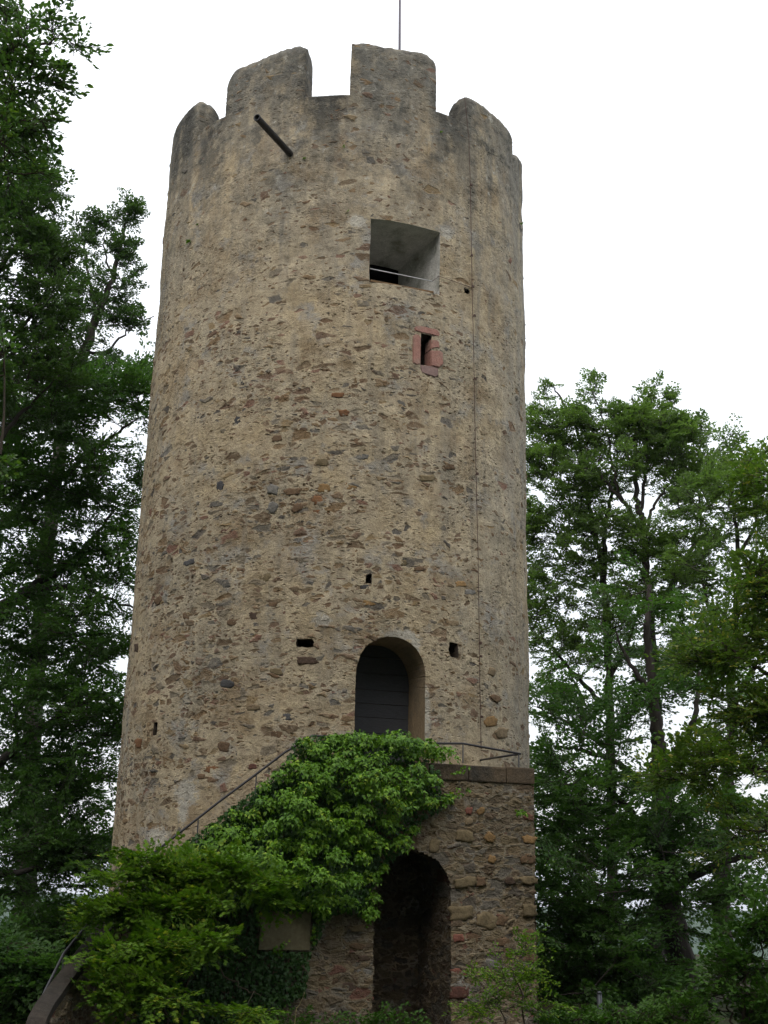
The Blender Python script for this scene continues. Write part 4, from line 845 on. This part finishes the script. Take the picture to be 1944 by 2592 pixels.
for q, (bx, by, Yq, bl, ncl, sd, lab) in enumerate((
    (1880, 2592, -5, [(1890, 2440, .32, .22, 2), (1830, 2520, .3, .2, 1.4), (1930, 2560, .3, .25, 2), (1940, 2340, .2, .25, 1.)], 46, 21, 'pale green sapling in the lower right corner under the trees'),
    (1620, 2592, 3, [(1600, 2540, 1.2, .5, 2), (1480, 2570, .9, .45, 2), (1680, 2500, .7, .5, 1.)], 110, 22, 'light green bush deep among the trunks on the right'),
    (1560, 2592, -5.4, [(1450, 2592, .35, .12, 1), (1560, 2590, .4, .14, 1.3), (1660, 2588, .35, .16, 1.2), (1740, 2580, .3, .18, 1.2)], 110, 24, 'low pale green plants on the ground along the bottom right'),
    (1420, 2592, 1, [(1440, 2420, .9, .7, 2), (1400, 2540, .7, .5, 2), (1540, 2330, 1., .6, 2), (1600, 2470, 1., .5, 2)], 150, 23, 'dark bush beside the right foot of the staircase'))):
    f0 = foot(at(bx, by, Yq))
    tree('bush', lab, 'bush', [([f0] + [f0*.5 + .5*at(b[0], b[1], Yq) + UP*.1, at(bl[0][0], bl[0][1], Yq)], .035, .012) for b in bl[:1]] + [([f0, f0*.5+.5*at(b[0], b[1], Yq), at(b[0], b[1], Yq)], .03, .008) for b in bl[1:]],
         [B(Yq, *b) for b in bl], ncl, M_LEAF_BUSH if q != 3 else M_LEAF_DARK, sd, .085 if q != 2 else .055, .7 if q != 2 else .3, bark=M_TWIG)

# ---- left-hand trees
L1b = foot(at(-170, 2592, 3))
tree('beech_tree', 'great spreading beech filling the left side with long dark rising limbs', 'tree', [
    ([L1b] + A(3, (-165, 2300), (-160, 2000), (-150, 1700), (-120, 1400), (-90, 1100), (-60, 850)), .42, .06),
    (A(3, (-160, 1900), (-60, 1600), (60, 1500), (140, 1455), (220, 1380), (300, 1280)), .14, .02), (A(2.6, (-150, 1750), (0, 1560), (80, 1500), (200, 1490), (340, 1540)), .13, .02), (A(3.3, (-130, 1500), (0, 1330), (140, 1220), (250, 1130), (350, 1060)), .12, .015),
    (A(2.2, (-162, 2100), (-20, 1950), (120, 1830), (230, 1770), (310, 1760)), .12, .02), (A(3, (-162, 2200), (0, 2060), (150, 2010), (290, 1960)), .10, .02), (A(3, (-120, 1350), (0, 1150), (100, 1000), (170, 900)), .10, .015),
    (A(1.6, (-165, 2350), (-40, 2230), (90, 2200), (230, 2190)), .10, .02), (A(2, (-165, 2500), (-30, 2440), (60, 2478), (120, 2470)), .08, .02)],
    [B(3, 60, 1080, 1.0, .9, 2.6, 2), B(3, 200, 1050, 1.1, .8, 2.8, 2), B(3, 330, 1000, .6, .6, 1.8, 1.5), B(3, 80, 1260, 1.2, .9, 3, 2), B(3, 270, 1230, 1.0, .8, 2.8, 2), B(3, 90, 1430, 1.2, .8, 2.6, 2), B(3, 260, 1420, 1.0, .8, 2.6, 2),
     B(2.6, 80, 1600, 1.2, .8, 2.6, 2), B(2.6, 240, 1600, 1.0, .8, 2.5, 2), B(2.4, 80, 1790, 1.2, .7, 2.8, 2), B(2.4, 230, 1800, .9, .8, 2.6, 2), B(2.4, 60, 1960, 1.2, .7, 2.8, 2), B(2.4, 220, 1990, .8, .7, 2.6, 2), B(2, 80, 2130, 1.2, .6, 3.2, 2), B(2, 210, 2170, .8, .5, 2.2, 1.5),
     B(2, 30, 2260, .9, .4, 1.5, 1.5), B(2, 190, 2330, .9, .4, 2, 1.5), B(2, -120, 1400, 1.5, 5, 5, 3)], 900, M_LEAF_DARK, 31, .085, .9, droop=.12)
L2b = foot(at(60, 2400, 8))
tree('beech_tree', 'beech behind the left trees with two upright tips against the white sky', 'tree', [
    ([L2b] + A(8, (80, 1900), (110, 1500), (150, 1150), (190, 960), (225, 860), (258, 770), (285, 700), (312, 590), (330, 510)), .25, .015),
    (A(8, (215, 890), (270, 890), (320, 840), (390, 800)), .05, .012), (A(8, (245, 800), (225, 700), (212, 620), (205, 570)), .05, .012), (A(8, (190, 960), (150, 830), (130, 740)), .06, .012), (A(8, (285, 700), (262, 620), (275, 540)), .03, .01), (A(8, (170, 1050), (260, 980), (350, 930)), .05, .012)],
    [B(8, 335, 530, .22, .38, 1.0, .4), B(8, 290, 570, .32, .3, 1., .4), B(8, 312, 640, .3, .4, 1.2, .5), B(8, 220, 610, .4, .5, 1.5, .6), B(8, 240, 560, .4, .15, .6, .5), B(8, 230, 720, .5, .5, 1.8, .9), B(8, 300, 740, .4, .4, 1.4, .7), B(8, 340, 700, .2, .25, .5, .3), B(8, 345, 815, .45, .2, .9, .5), B(8, 270, 800, .5, .4, 1.4, .8),
     B(8, 180, 780, .6, .8, 2.4, 1), B(8, 170, 900, .7, .6, 2, 1), B(8, 250, 900, .5, .4, 1.0, .8), B(8, 290, 950, .6, .3, 1.2, .8), B(8, 360, 940, .3, .3, .8, .5), B(8, 120, 1020, .9, .6, 2, 1)], 290, M_LEAF_MID, 32, .080, .48, upright=.45)
L3b = foot(at(-750, 2592, -8))
tree('linden_tree', 'nearest tree with large round leaves hanging in at the upper left corner', 'tree', [
    ([L3b] + A(-8, (-730, 2000), (-690, 1400), (-640, 900), (-600, 500), (-560, 100)), .30, .06), (A(-8, (-640, 900), (-400, 600), (-150, 420), (0, 330), (90, 300)), .06, .010), (A(-8, (-600, 500), (-380, 300), (-150, 180), (0, 130), (110, 110), (185, 95)), .05, .007),
    (A(-8, (-590, 420), (-350, 130), (-120, 20), (60, 15)), .05, .007), (A(-8, (-660, 1100), (-400, 850), (-150, 700), (0, 620)), .05, .008), (A(-8, (-690, 1400), (-400, 1250), (-150, 1170), (0, 1150)), .05, .008)],
    [B(-8, 40, 90, .35, .30, 3, .8), B(-8, 130, 75, .22, .14, 1.1, .4), B(-8, 190, 110, .10, .07, .45, .2), B(-8, 50, 200, .4, .25, 3, .8), B(-8, 130, 190, .16, .12, .7, .3), B(-8, 60, 300, .35, .22, 2.4, .7), B(-8, 130, 330, .14, .2, .7, .3), B(-8, 20, 400, .4, .3, 2.4, .7), B(-8, 110, 440, .16, .12, .6, .3),
     B(-8, -60, 250, .5, .6, 3, .8), B(-8, -20, 1160, .15, .25, .8, .3), B(-8, -10, 900, .2, .3, .6, .3)], 120, M_LEAF_NEAR, 33, .076, .42, T_BROAD, bark=M_TWIG, ntw=6, gap=.07, droop=.3)
L4b = foot(at(-260, 2592, 0))
tree('beech_tree', 'mid green beech along the upper left edge, between the near branches and the spreading beech', 'tree', [
    ([L4b] + A(0, (-250, 2000), (-230, 1500), (-190, 1000), (-150, 700), (-110, 420), (-90, 250)), .32, .04), (A(0, (-190, 1000), (-80, 800), (30, 640), (90, 500), (110, 400)), .08, .012), (A(0, (-210, 1200), (-60, 980), (60, 820), (140, 700)), .08, .012), (A(0, (-150, 700), (-40, 520), (50, 400), (90, 330)), .06, .012),
    (A(0, (-220, 1400), (-60, 1180), (60, 1040), (150, 950)), .08, .012)],
    [B(0, 70, 400, .55, .55, 2, 1), B(0, 20, 520, .8, .6, 2.6, 1.3), B(0, 105, 470, .25, .25, .8, .6), B(0, 90, 560, .5, .35, 1.6, 1), B(0, 50, 660, .9, .6, 3.2, 1.4), B(0, 130, 640, .35, .3, 1.2, .7), B(0, 110, 780, .7, .6, 3, 1.3), B(0, 20, 840, .9, .7, 3.2, 1.4), B(0, 120, 920, .6, .5, 2, 1.2), B(0, 30, 1010, .9, .6, 2.6, 1.4), B(0, -80, 700, 1, 2.5, 3, 1.5), B(0, 20, 300, .5, .5, 1, 1)], 400, M_LEAF_MID, 34, .080, .6, upright=.3)
for q, (bx, by, Yq, bl, ncl, sd, lab) in enumerate((
    (20, 2592, -4.5, [(20, 2500, .6, .4, 2), (90, 2560, .35, .3, 1.3), (-30, 2420, .5, .4, 1.2), (130, 2470, .3, .2, .8)], 110, 41, 'bush in the lower left corner beside the stair foot'),
    (150, 2480, 4, [(130, 2380, .9, .4, 2), (60, 2420, .9, .5, 2), (220, 2400, .7, .6, 2), (170, 2480, .9, .6, 2)], 130, 42, 'light green bush behind the curving stair parapet'),
    (60, 2500, 9, [(60, 2440, 1.6, .6, 2), (200, 2400, 1.2, .6, 2), (-60, 2420, 1.2, .7, 2), (130, 2320, .5, .35, .7)], 140, 43, 'dark undergrowth bush far back on the left'))):
    f0 = foot(at(bx, by, Yq))
    tree('bush', lab, 'bush', [([f0, f0*.5 + .5*at(b[0], b[1], Yq) + UP*.05, at(b[0], b[1], Yq)], .035, .01) for b in bl], [B(Yq, *b) for b in bl], ncl, M_LEAF_DARK, sd, .08, .65, bark=M_TWIG)

# ---- ivy over the landing and the stair wall
rs = np.random.RandomState(77)
IVY = np.array([(735, 1905), (745, 1875), (780, 1860), (840, 1860), (905, 1858), (945, 1872), (1000, 1882), (1050, 1900), (1090, 1930), (1112, 1950), (1116, 1995), (1130, 2028), (1112, 2055), (1068, 2072), (1045, 2120), (1030, 2150), (1000, 2170), (975, 2200), (940, 2235), (950, 2330),
                (905, 2318), (860, 2300), (820, 2330), (760, 2290), (700, 2290), (560, 2310), (440, 2260), (420, 2200), (455, 2165), (510, 2125), (565, 2080), (630, 2030), (685, 1975), (715, 1935)], float)
def in_poly(P, x, y):
    c = np.zeros(len(x), bool); n = len(P)
    for k in range(n):
        x0, y0 = P[k]; x1, y1 = P[(k+1) % n]
        q = ((y0 > y) != (y1 > y)) & (x < (x1-x0)*(y-y0)/(y1-y0+1e-9)+x0); c ^= q
    return c
def edge_dist(P, x, y):
    d = np.full(len(x), 1e9); n = len(P)
    for k in range(n):
        a, b = P[k], P[(k+1) % n]; ab = b-a; t = np.clip(((x-a[0])*ab[0]+(y-a[1])*ab[1])/(ab@ab), 0, 1); d = np.minimum(d, np.hypot(x-a[0]-t*ab[0], y-a[1]-t*ab[1]))
    return d
def sample_poly(P, n):
    out = []
    lo, hi = P.min(0), P.max(0)
    while len(out) < n:
        q = rs.uniform(lo, hi, (n*3, 2)); out += list(q[in_poly(P, q[:, 0], q[:, 1])])
    return np.array(out[:n])
def wall_pt(x, y, n): return on_plane(x, y, NF, n)
def tuft(c, r, n, L, out_dir, rs):
    """a hanging tuft: leaves over the outward and upper half of a small dome, tips down"""
    v = norm(rs.normal(size=(n, 3))*np.array([1, 1, .8]) + .65*out_dir + np.array([0, 0, .45])); rr2 = r*rs.uniform(.55, 1.05, (n, 1))
    P = c + v*rr2*np.array([1.15, 1.15, .9]); Nn = norm(v + .35*UP + rs.normal(0, .28, (n, 3)))
    D = norm(-UP*1.0 + v*.75 + rs.normal(0, .35, (n, 3)))
    return P, D, Nn, L*rs.uniform(.5, 1.3, n)
LP, LD, LN, LL = [], [], [], []
def spread(P, dmin, tries):
    keep = []
    for q in sample_poly(P, tries):
        if all((q[0]-k[0])**2+(q[1]-k[1])**2 > dmin*dmin for k in keep): keep.append(q)
    return np.array(keep)
cl = spread(IVY, 37, 1500); ed = edge_dist(IVY, cl[:, 0], cl[:, 1])
for (x, y), e in zip(cl, ed):                 # cushions of shoots standing off the wall, dark gaps between them
    R0 = rs.uniform(.11, .19)*(.62+.38*min(1, e/45)); b = .08 + .40*min(1, e/100)*rs.uniform(.35, 1.15) + (.24*min(1, e/60) if 2170 < y < 2310 and x < 900 else 0.)
    c = wall_pt(x, y, NFR + b); a = list(tuft(c, R0, int(5600*R0*R0)+40, .050, NF, rs))
    LP.append(a[0]); LD.append(a[1]); LN.append(a[2]); LL.append(a[3])
    for _ in range(rs.randint(2, 5)):         # longer shoots sticking out of the cushion
        d = norm(NF*rs.uniform(.5, 1.) + UP*rs.uniform(-.3, .7) + TF*rs.normal(0, .6)); k = rs.randint(5, 9); f = np.linspace(.6, 1.45, k)[:, None]
        P = c + d*R0*f + rs.normal(0, .012, (k, 3)) - UP*(.10*R0*f**2); LP.append(P); LD.append(norm(d + rs.normal(0, .7, (k, 3)) - UP*.3)); LN.append(NF*.6 + UP*.7 + rs.normal(0, .3, (k, 3))); LL.append(.046*rs.uniform(.6, 1.1, k))
OP, OD, ON, OL = [], [], [], []
bp = sample_poly(IVY, 7000); n = len(bp); P = np.array([wall_pt(x, y, NFR + .03 + .09*rs.rand()) for x, y in bp])
OP.append(P); OD.append(-UP + rs.normal(0, .45, (n, 3))); ON.append(NF + .3*UP + rs.normal(0, .35, (n, 3))); OL.append(.052*rs.uniform(.7, 1.25, n))
# top side of the ivy cushion, reaching back over the coping
for _ in range(70):
    t_ = rs.uniform(-1.75, .36); n_ = rs.uniform(4.25, 5.05); c = tn(t_, n_, 3.16 + .26*math.sin(math.pi*min(1, max(0, (t_+1.85)/2.45)))*rs.uniform(.6, 1.1))
    a = tuft(c, rs.uniform(.09, .15), 48, .050, NF*.4, rs); LP.append(a[0]); LD.append(a[1]); LN.append(a[2]); LL.append(a[3])
# close carpet on the wall beneath and down the stair face
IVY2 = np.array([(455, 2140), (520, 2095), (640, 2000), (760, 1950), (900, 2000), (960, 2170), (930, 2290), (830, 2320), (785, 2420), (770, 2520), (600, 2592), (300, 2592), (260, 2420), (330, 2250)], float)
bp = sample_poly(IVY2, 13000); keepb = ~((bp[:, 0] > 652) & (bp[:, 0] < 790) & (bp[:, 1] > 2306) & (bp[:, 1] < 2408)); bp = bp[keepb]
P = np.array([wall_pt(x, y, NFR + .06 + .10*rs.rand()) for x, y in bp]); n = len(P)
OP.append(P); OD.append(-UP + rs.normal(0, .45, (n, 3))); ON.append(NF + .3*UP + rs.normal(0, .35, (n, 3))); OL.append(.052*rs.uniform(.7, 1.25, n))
# a few trails over the board's rim and beside the arch
for (x0, y0, x1, y1) in ((690, 2290, 672, 2335), (742, 2290, 748, 2322), (655, 2300, 662, 2372), (700, 2412, 722, 2385), (800, 2300, 790, 2380), (930, 2200, 940, 2345), (1135, 2010, 1190, 2000), (1150, 1960, 1180, 1948), (1330, 2060, 1310, 2052)):
    for f in np.linspace(0, 1, 12):
        p = wall_pt(x0+(x1-x0)*f+rs.normal(0, 5), y0+(y1-y0)*f+rs.normal(0, 4), NFR+.16); LP.append(p[None]+rs.normal(0, .012, (2, 3))); LD.append(-UP+rs.normal(0, .5, (2, 3))); LN.append(NF+rs.normal(0, .3, (2, 3))); LL.append(.05*rs.uniform(.6, 1.1, 2))
iv0 = tn(-.9, NFR+.08, -.35); ivy = tag(empty('ivy', tuple(iv0)), 'bright green ivy cushion spilling over the stone landing and stair wall', 'ivy')
V, F = leaf_cloud(np.concatenate(LP), np.concatenate(LD), np.concatenate(LN), np.concatenate(LL), T_IVY); mesh_np('leaves', V, F, M_LEAF_IVY, ivy, off=iv0)
V, F = leaf_cloud(np.concatenate(OP), np.concatenate(OD), np.concatenate(ON), np.concatenate(OL), T_IVY); mesh_np('shaded_leaves', V, F, M_LEAF_IVY_SHADE, ivy, off=iv0)['label'] = 'older leaves close to the wall, shade between cushions painted into their dark green'
mb = MB()
for k in range(16):
    t0 = rs.uniform(-3.2, -1.75); p = [tn(t0 + rs.normal(0, .05)*q, NFR+.035, -.4 + q*rs.uniform(.42, .5)) for q in range(7 if t0 > -2 else 5)]; mb.tube(catmull(p, 4), np.linspace(.022, .008, (len(p)-1)*4+1), 5)
mb.build('stems', M_TWIG, ivy, True, off=iv0)

# ---- field maple in front of the stair, lobed leaves in flat sprays
mb_ = foot(at(420, 2592, -7.0))
tree('field_maple', 'bushy field maple with lobed yellow green leaves in front of the curving stair', 'shrub', [
    ([mb_, at(420, 2450, -6.8), at(430, 2300, -6.5), at(430, 2210, -6.3)], .022, .006), ([mb_, at(370, 2480, -6.9), at(320, 2370, -6.7), at(280, 2300, -6.6)], .018, .005), ([mb_, at(480, 2480, -6.8), at(550, 2340, -6.4), at(630, 2250, -6.2)], .018, .005),
    ([at(420, 2380, -6.6), at(380, 2270, -6.4), at(330, 2190, -6.4)], .012, .004), ([at(520, 2410, -6.6), at(600, 2490, -6.7), at(660, 2520, -6.8)], .012, .004), ([at(425, 2330, -6.5), at(520, 2250, -6.2), at(560, 2170, -6.1)], .012, .004)],
    [(at(450, 2205, -6.5), (.46, .35, .06), 1.9), (at(340, 2165, -6.6), (.18, .25, .04), .5), (at(310, 2215, -6.7), (.28, .3, .045), .7), (at(560, 2185, -6.3), (.36, .3, .07), 1.2), (at(640, 2230, -6.4), (.34, .3, .06), 1.0), (at(690, 2265, -6.4), (.14, .2, .04), .3), (at(470, 2280, -6.7), (.45, .4, .12), 1.5), (at(350, 2290, -6.8), (.40, .35, .12), 1.5), (at(258, 2295, -6.8), (.13, .25, .03), .3), (at(218, 2330, -6.8), (.10, .2, .025), .2),
     (at(420, 2390, -7.1), (.50, .4, .16), 1.9), (at(520, 2370, -7.0), (.22, .3, .12), .5), (at(320, 2410, -7.2), (.36, .4, .17), 1.5), (at(285, 2500, -7.4), (.16, .3, .16), .5), (at(390, 2500, -7.4), (.5, .45, .2), 1.4), (at(600, 2560, -7.4), (.25, .3, .08), .35)],
    330, M_LEAF_MAPLE, 51, .054, .46, T_MAPLE, bark=M_TWIG, ntw=7, gap=.05, droop=.22, upright=.02, sway=.45, twig_r=.003, flat=.24)
# ---- sprigs of elm in front of the staircase on the right
eb = foot(at(1330, 2592, -6.2))
tree('elm_sapling', 'thin elm sapling with sparse yellow green leaves before the right part of the staircase', 'sapling', [
    ([eb, at(1320, 2520, -6.2), at(1290, 2440, -6.1), at(1345, 2390, -6.0)], .014, .003), ([eb, at(1270, 2560, -6.3), at(1225, 2500, -6.3)], .010, .003), ([eb, at(1370, 2560, -6.2), at(1400, 2540, -6.1)], .010, .003)],
    [(at(1335, 2415, -6.1), (.13, .2, .13), .8), (at(1270, 2470, -6.2), (.25, .25, .10), 1.2), (at(1215, 2480, -6.3), (.10, .2, .05), .4), (at(1290, 2530, -6.2), (.35, .3, .12), 1.8), (at(1380, 2545, -6.2), (.22, .25, .12), 1.3), (at(1200, 2560, -6.3), (.2, .25, .08), .8), (at(1330, 2470, -6.2), (.2, .2, .1), .8)],
    58, M_LEAF_MAPLE, 52, .045, .32, T_OVAL, bark=M_TWIG, ntw=5, gap=.045, twig_r=.003)
# ---- low weeds at the wall foot, a dry grass stalk
wb = foot(at(840, 2592, -6.0)); rsw = np.random.RandomState(5)
tree('weed_clump', 'low green weeds at the foot of the pier left of the passage', 'weeds', [([wb, wb+np.array([dx, dy, h])], .008, .003) for dx, dy, h in ((.1, .1, .35), (-.2, .05, .3), (-.5, .1, .4), (.4, .1, .3), (.8, .2, .3), (-.9, .1, .4))],
     [(wb+np.array([dx, dy, .42]), (.28, .25, .14), 1) for dx, dy in ((.1, .1), (-.3, .1), (-.7, .1), (.5, .2), (.95, .2))], 60, M_LEAF_BUSH, 53, .05, .3, T_OVAL, bark=M_TWIG, ntw=5, gap=.05, twig_r=.003)
gs = [foot(at(742, 2592, -6.6)), at(748, 2570, -6.6), at(757, 2545, -6.6), at(769, 2519, -6.6)]
mb = MB(); mb.tube(catmull(gs, 6), np.linspace(.006, .002, 19), 4); mb.tube([gs[-1], at(771, 2510, -6.6)], [.006, .001], 5)
o = mb.build('grass_stalk', paint('dry_straw', (.30, .26, .12), .8), None, True, off=gs[0]); o.location = gs[0]; tag(o, 'single dry yellow grass stalk standing left of the passage pier', 'grass stalk')
# ---- small plants rooted in the tower wall
for px, py, n_, lab, L_ in ((478, 612, 16, 'bright green tuft growing from the left side of the tower wall', .055), (770, 402, 10, 'small dark fern tuft just right of the water spout', .035), (880, 535, 7, 'tiny green tuft left of the window corner', .03), (1115, 335, 9, 'little green tuft under the gap right of the middle merlon', .035), (500, 570, 8, 'little dark tuft above the bright tuft on the left of the tower', .035), (870, 372, 8, 'little green tuft below the middle gap of the battlements', .035), (1318, 568, 8, 'grey green tuft sticking out at the right edge of the tower', .045)):
    c = on_tower(px, py, .01); n0 = norm(np.array([c[0], c[1], 0])); D = norm(n0*.7 + rs.normal(0, .55, (n_, 3)) + UP*.2)
    V, F = leaf_cloud(c + rs.normal(0, .006, (n_, 3)), D, UP + rs.normal(0, .4, (n_, 3)), L_*rs.uniform(.8, 1.5, n_), T_OVAL)
    o = mesh_np('wall_plant', V, F, M_LEAF_IVY if 'bright' in lab else M_LEAF_BEECH, None, off=c); o.location = c; tag(o, lab, 'wall plant', 'plants in the tower wall')

# ---- the wood behind the camera and to both sides: unseen tree copies added to block sky light
def copy_tree(src, loc, rz, sc, label, group='trees of the wood around the tower'):
    r = src.copy(); link(r); r.location = loc; r.rotation_euler = (0, 0, rz); r.scale = (sc,)*3; tag(r, label, 'tree', group)
    for ch in src.children:
        c = ch.copy(); link(c); c.parent = r
srcs = [o for o in bpy.data.objects if o.name in ('beech_tree', 'beech_tree.002', 'beech_tree.004')]
rg = random.Random(3)
for k, (x, y, sc) in enumerate(((-10.8, -14.5, 1.2), (10.8, -14, 1.2), (-11, -20, 1.35), (11.2, -20, 1.35), (-4, -33.5, 1.6), (4.5, -34, 1.6), (-10.8, -27.5, 1.5), (11.2, -27.5, 1.5), (-16, -17, 1.6), (16, -17, 1.6), (0, -38, 2.0), (-15, -9, 1.3), (15.5, -8, 1.3),
        (-9, -37, 2.0), (9.5, -37, 2.0), (-18, -31, 1.9), (18, -32, 1.9), (-19, -23, 1.8), (19, -23, 1.8), (.3, -33, 1.55), (-13, -41, 2.2), (13, -41, 2.2), (5, -43, 2.3), (-5, -43, 2.3))):
    copy_tree(srcs[k % len(srcs)], foot(np.array([x, y, 0.])), rg.uniform(0, 6.28), sc*rg.uniform(.95, 1.05), 'beech of the wood, added for shade behind and beside the viewer, outside the picture')

# ---- the air between here and the far hills
hb = bmesh.new(); bmesh.ops.create_cube(hb, size=2)
for v_ in hb.verts: v_.co = Vector((v_.co.x*7600, v_.co.y*7600, -330 if v_.co.z < 0 else 48))
hm = bpy.data.meshes.new('haze'); hb.to_mesh(hm); hb.free(); ho = link(bpy.data.objects.new('haze', hm)); tag(ho, kind='stuff')
hz = NT('haze_air'); pv = hz.n('ShaderNodeVolumePrincipled'); pv.inputs['Color'].default_value = (.80, .87, .97, 1); pv.inputs['Density'].default_value = .00012; pv.inputs['Anisotropy'].default_value = .2
hz.t.links.new(pv.outputs[0], hz.out.inputs['Volume']); hm.materials.append(hz.m)
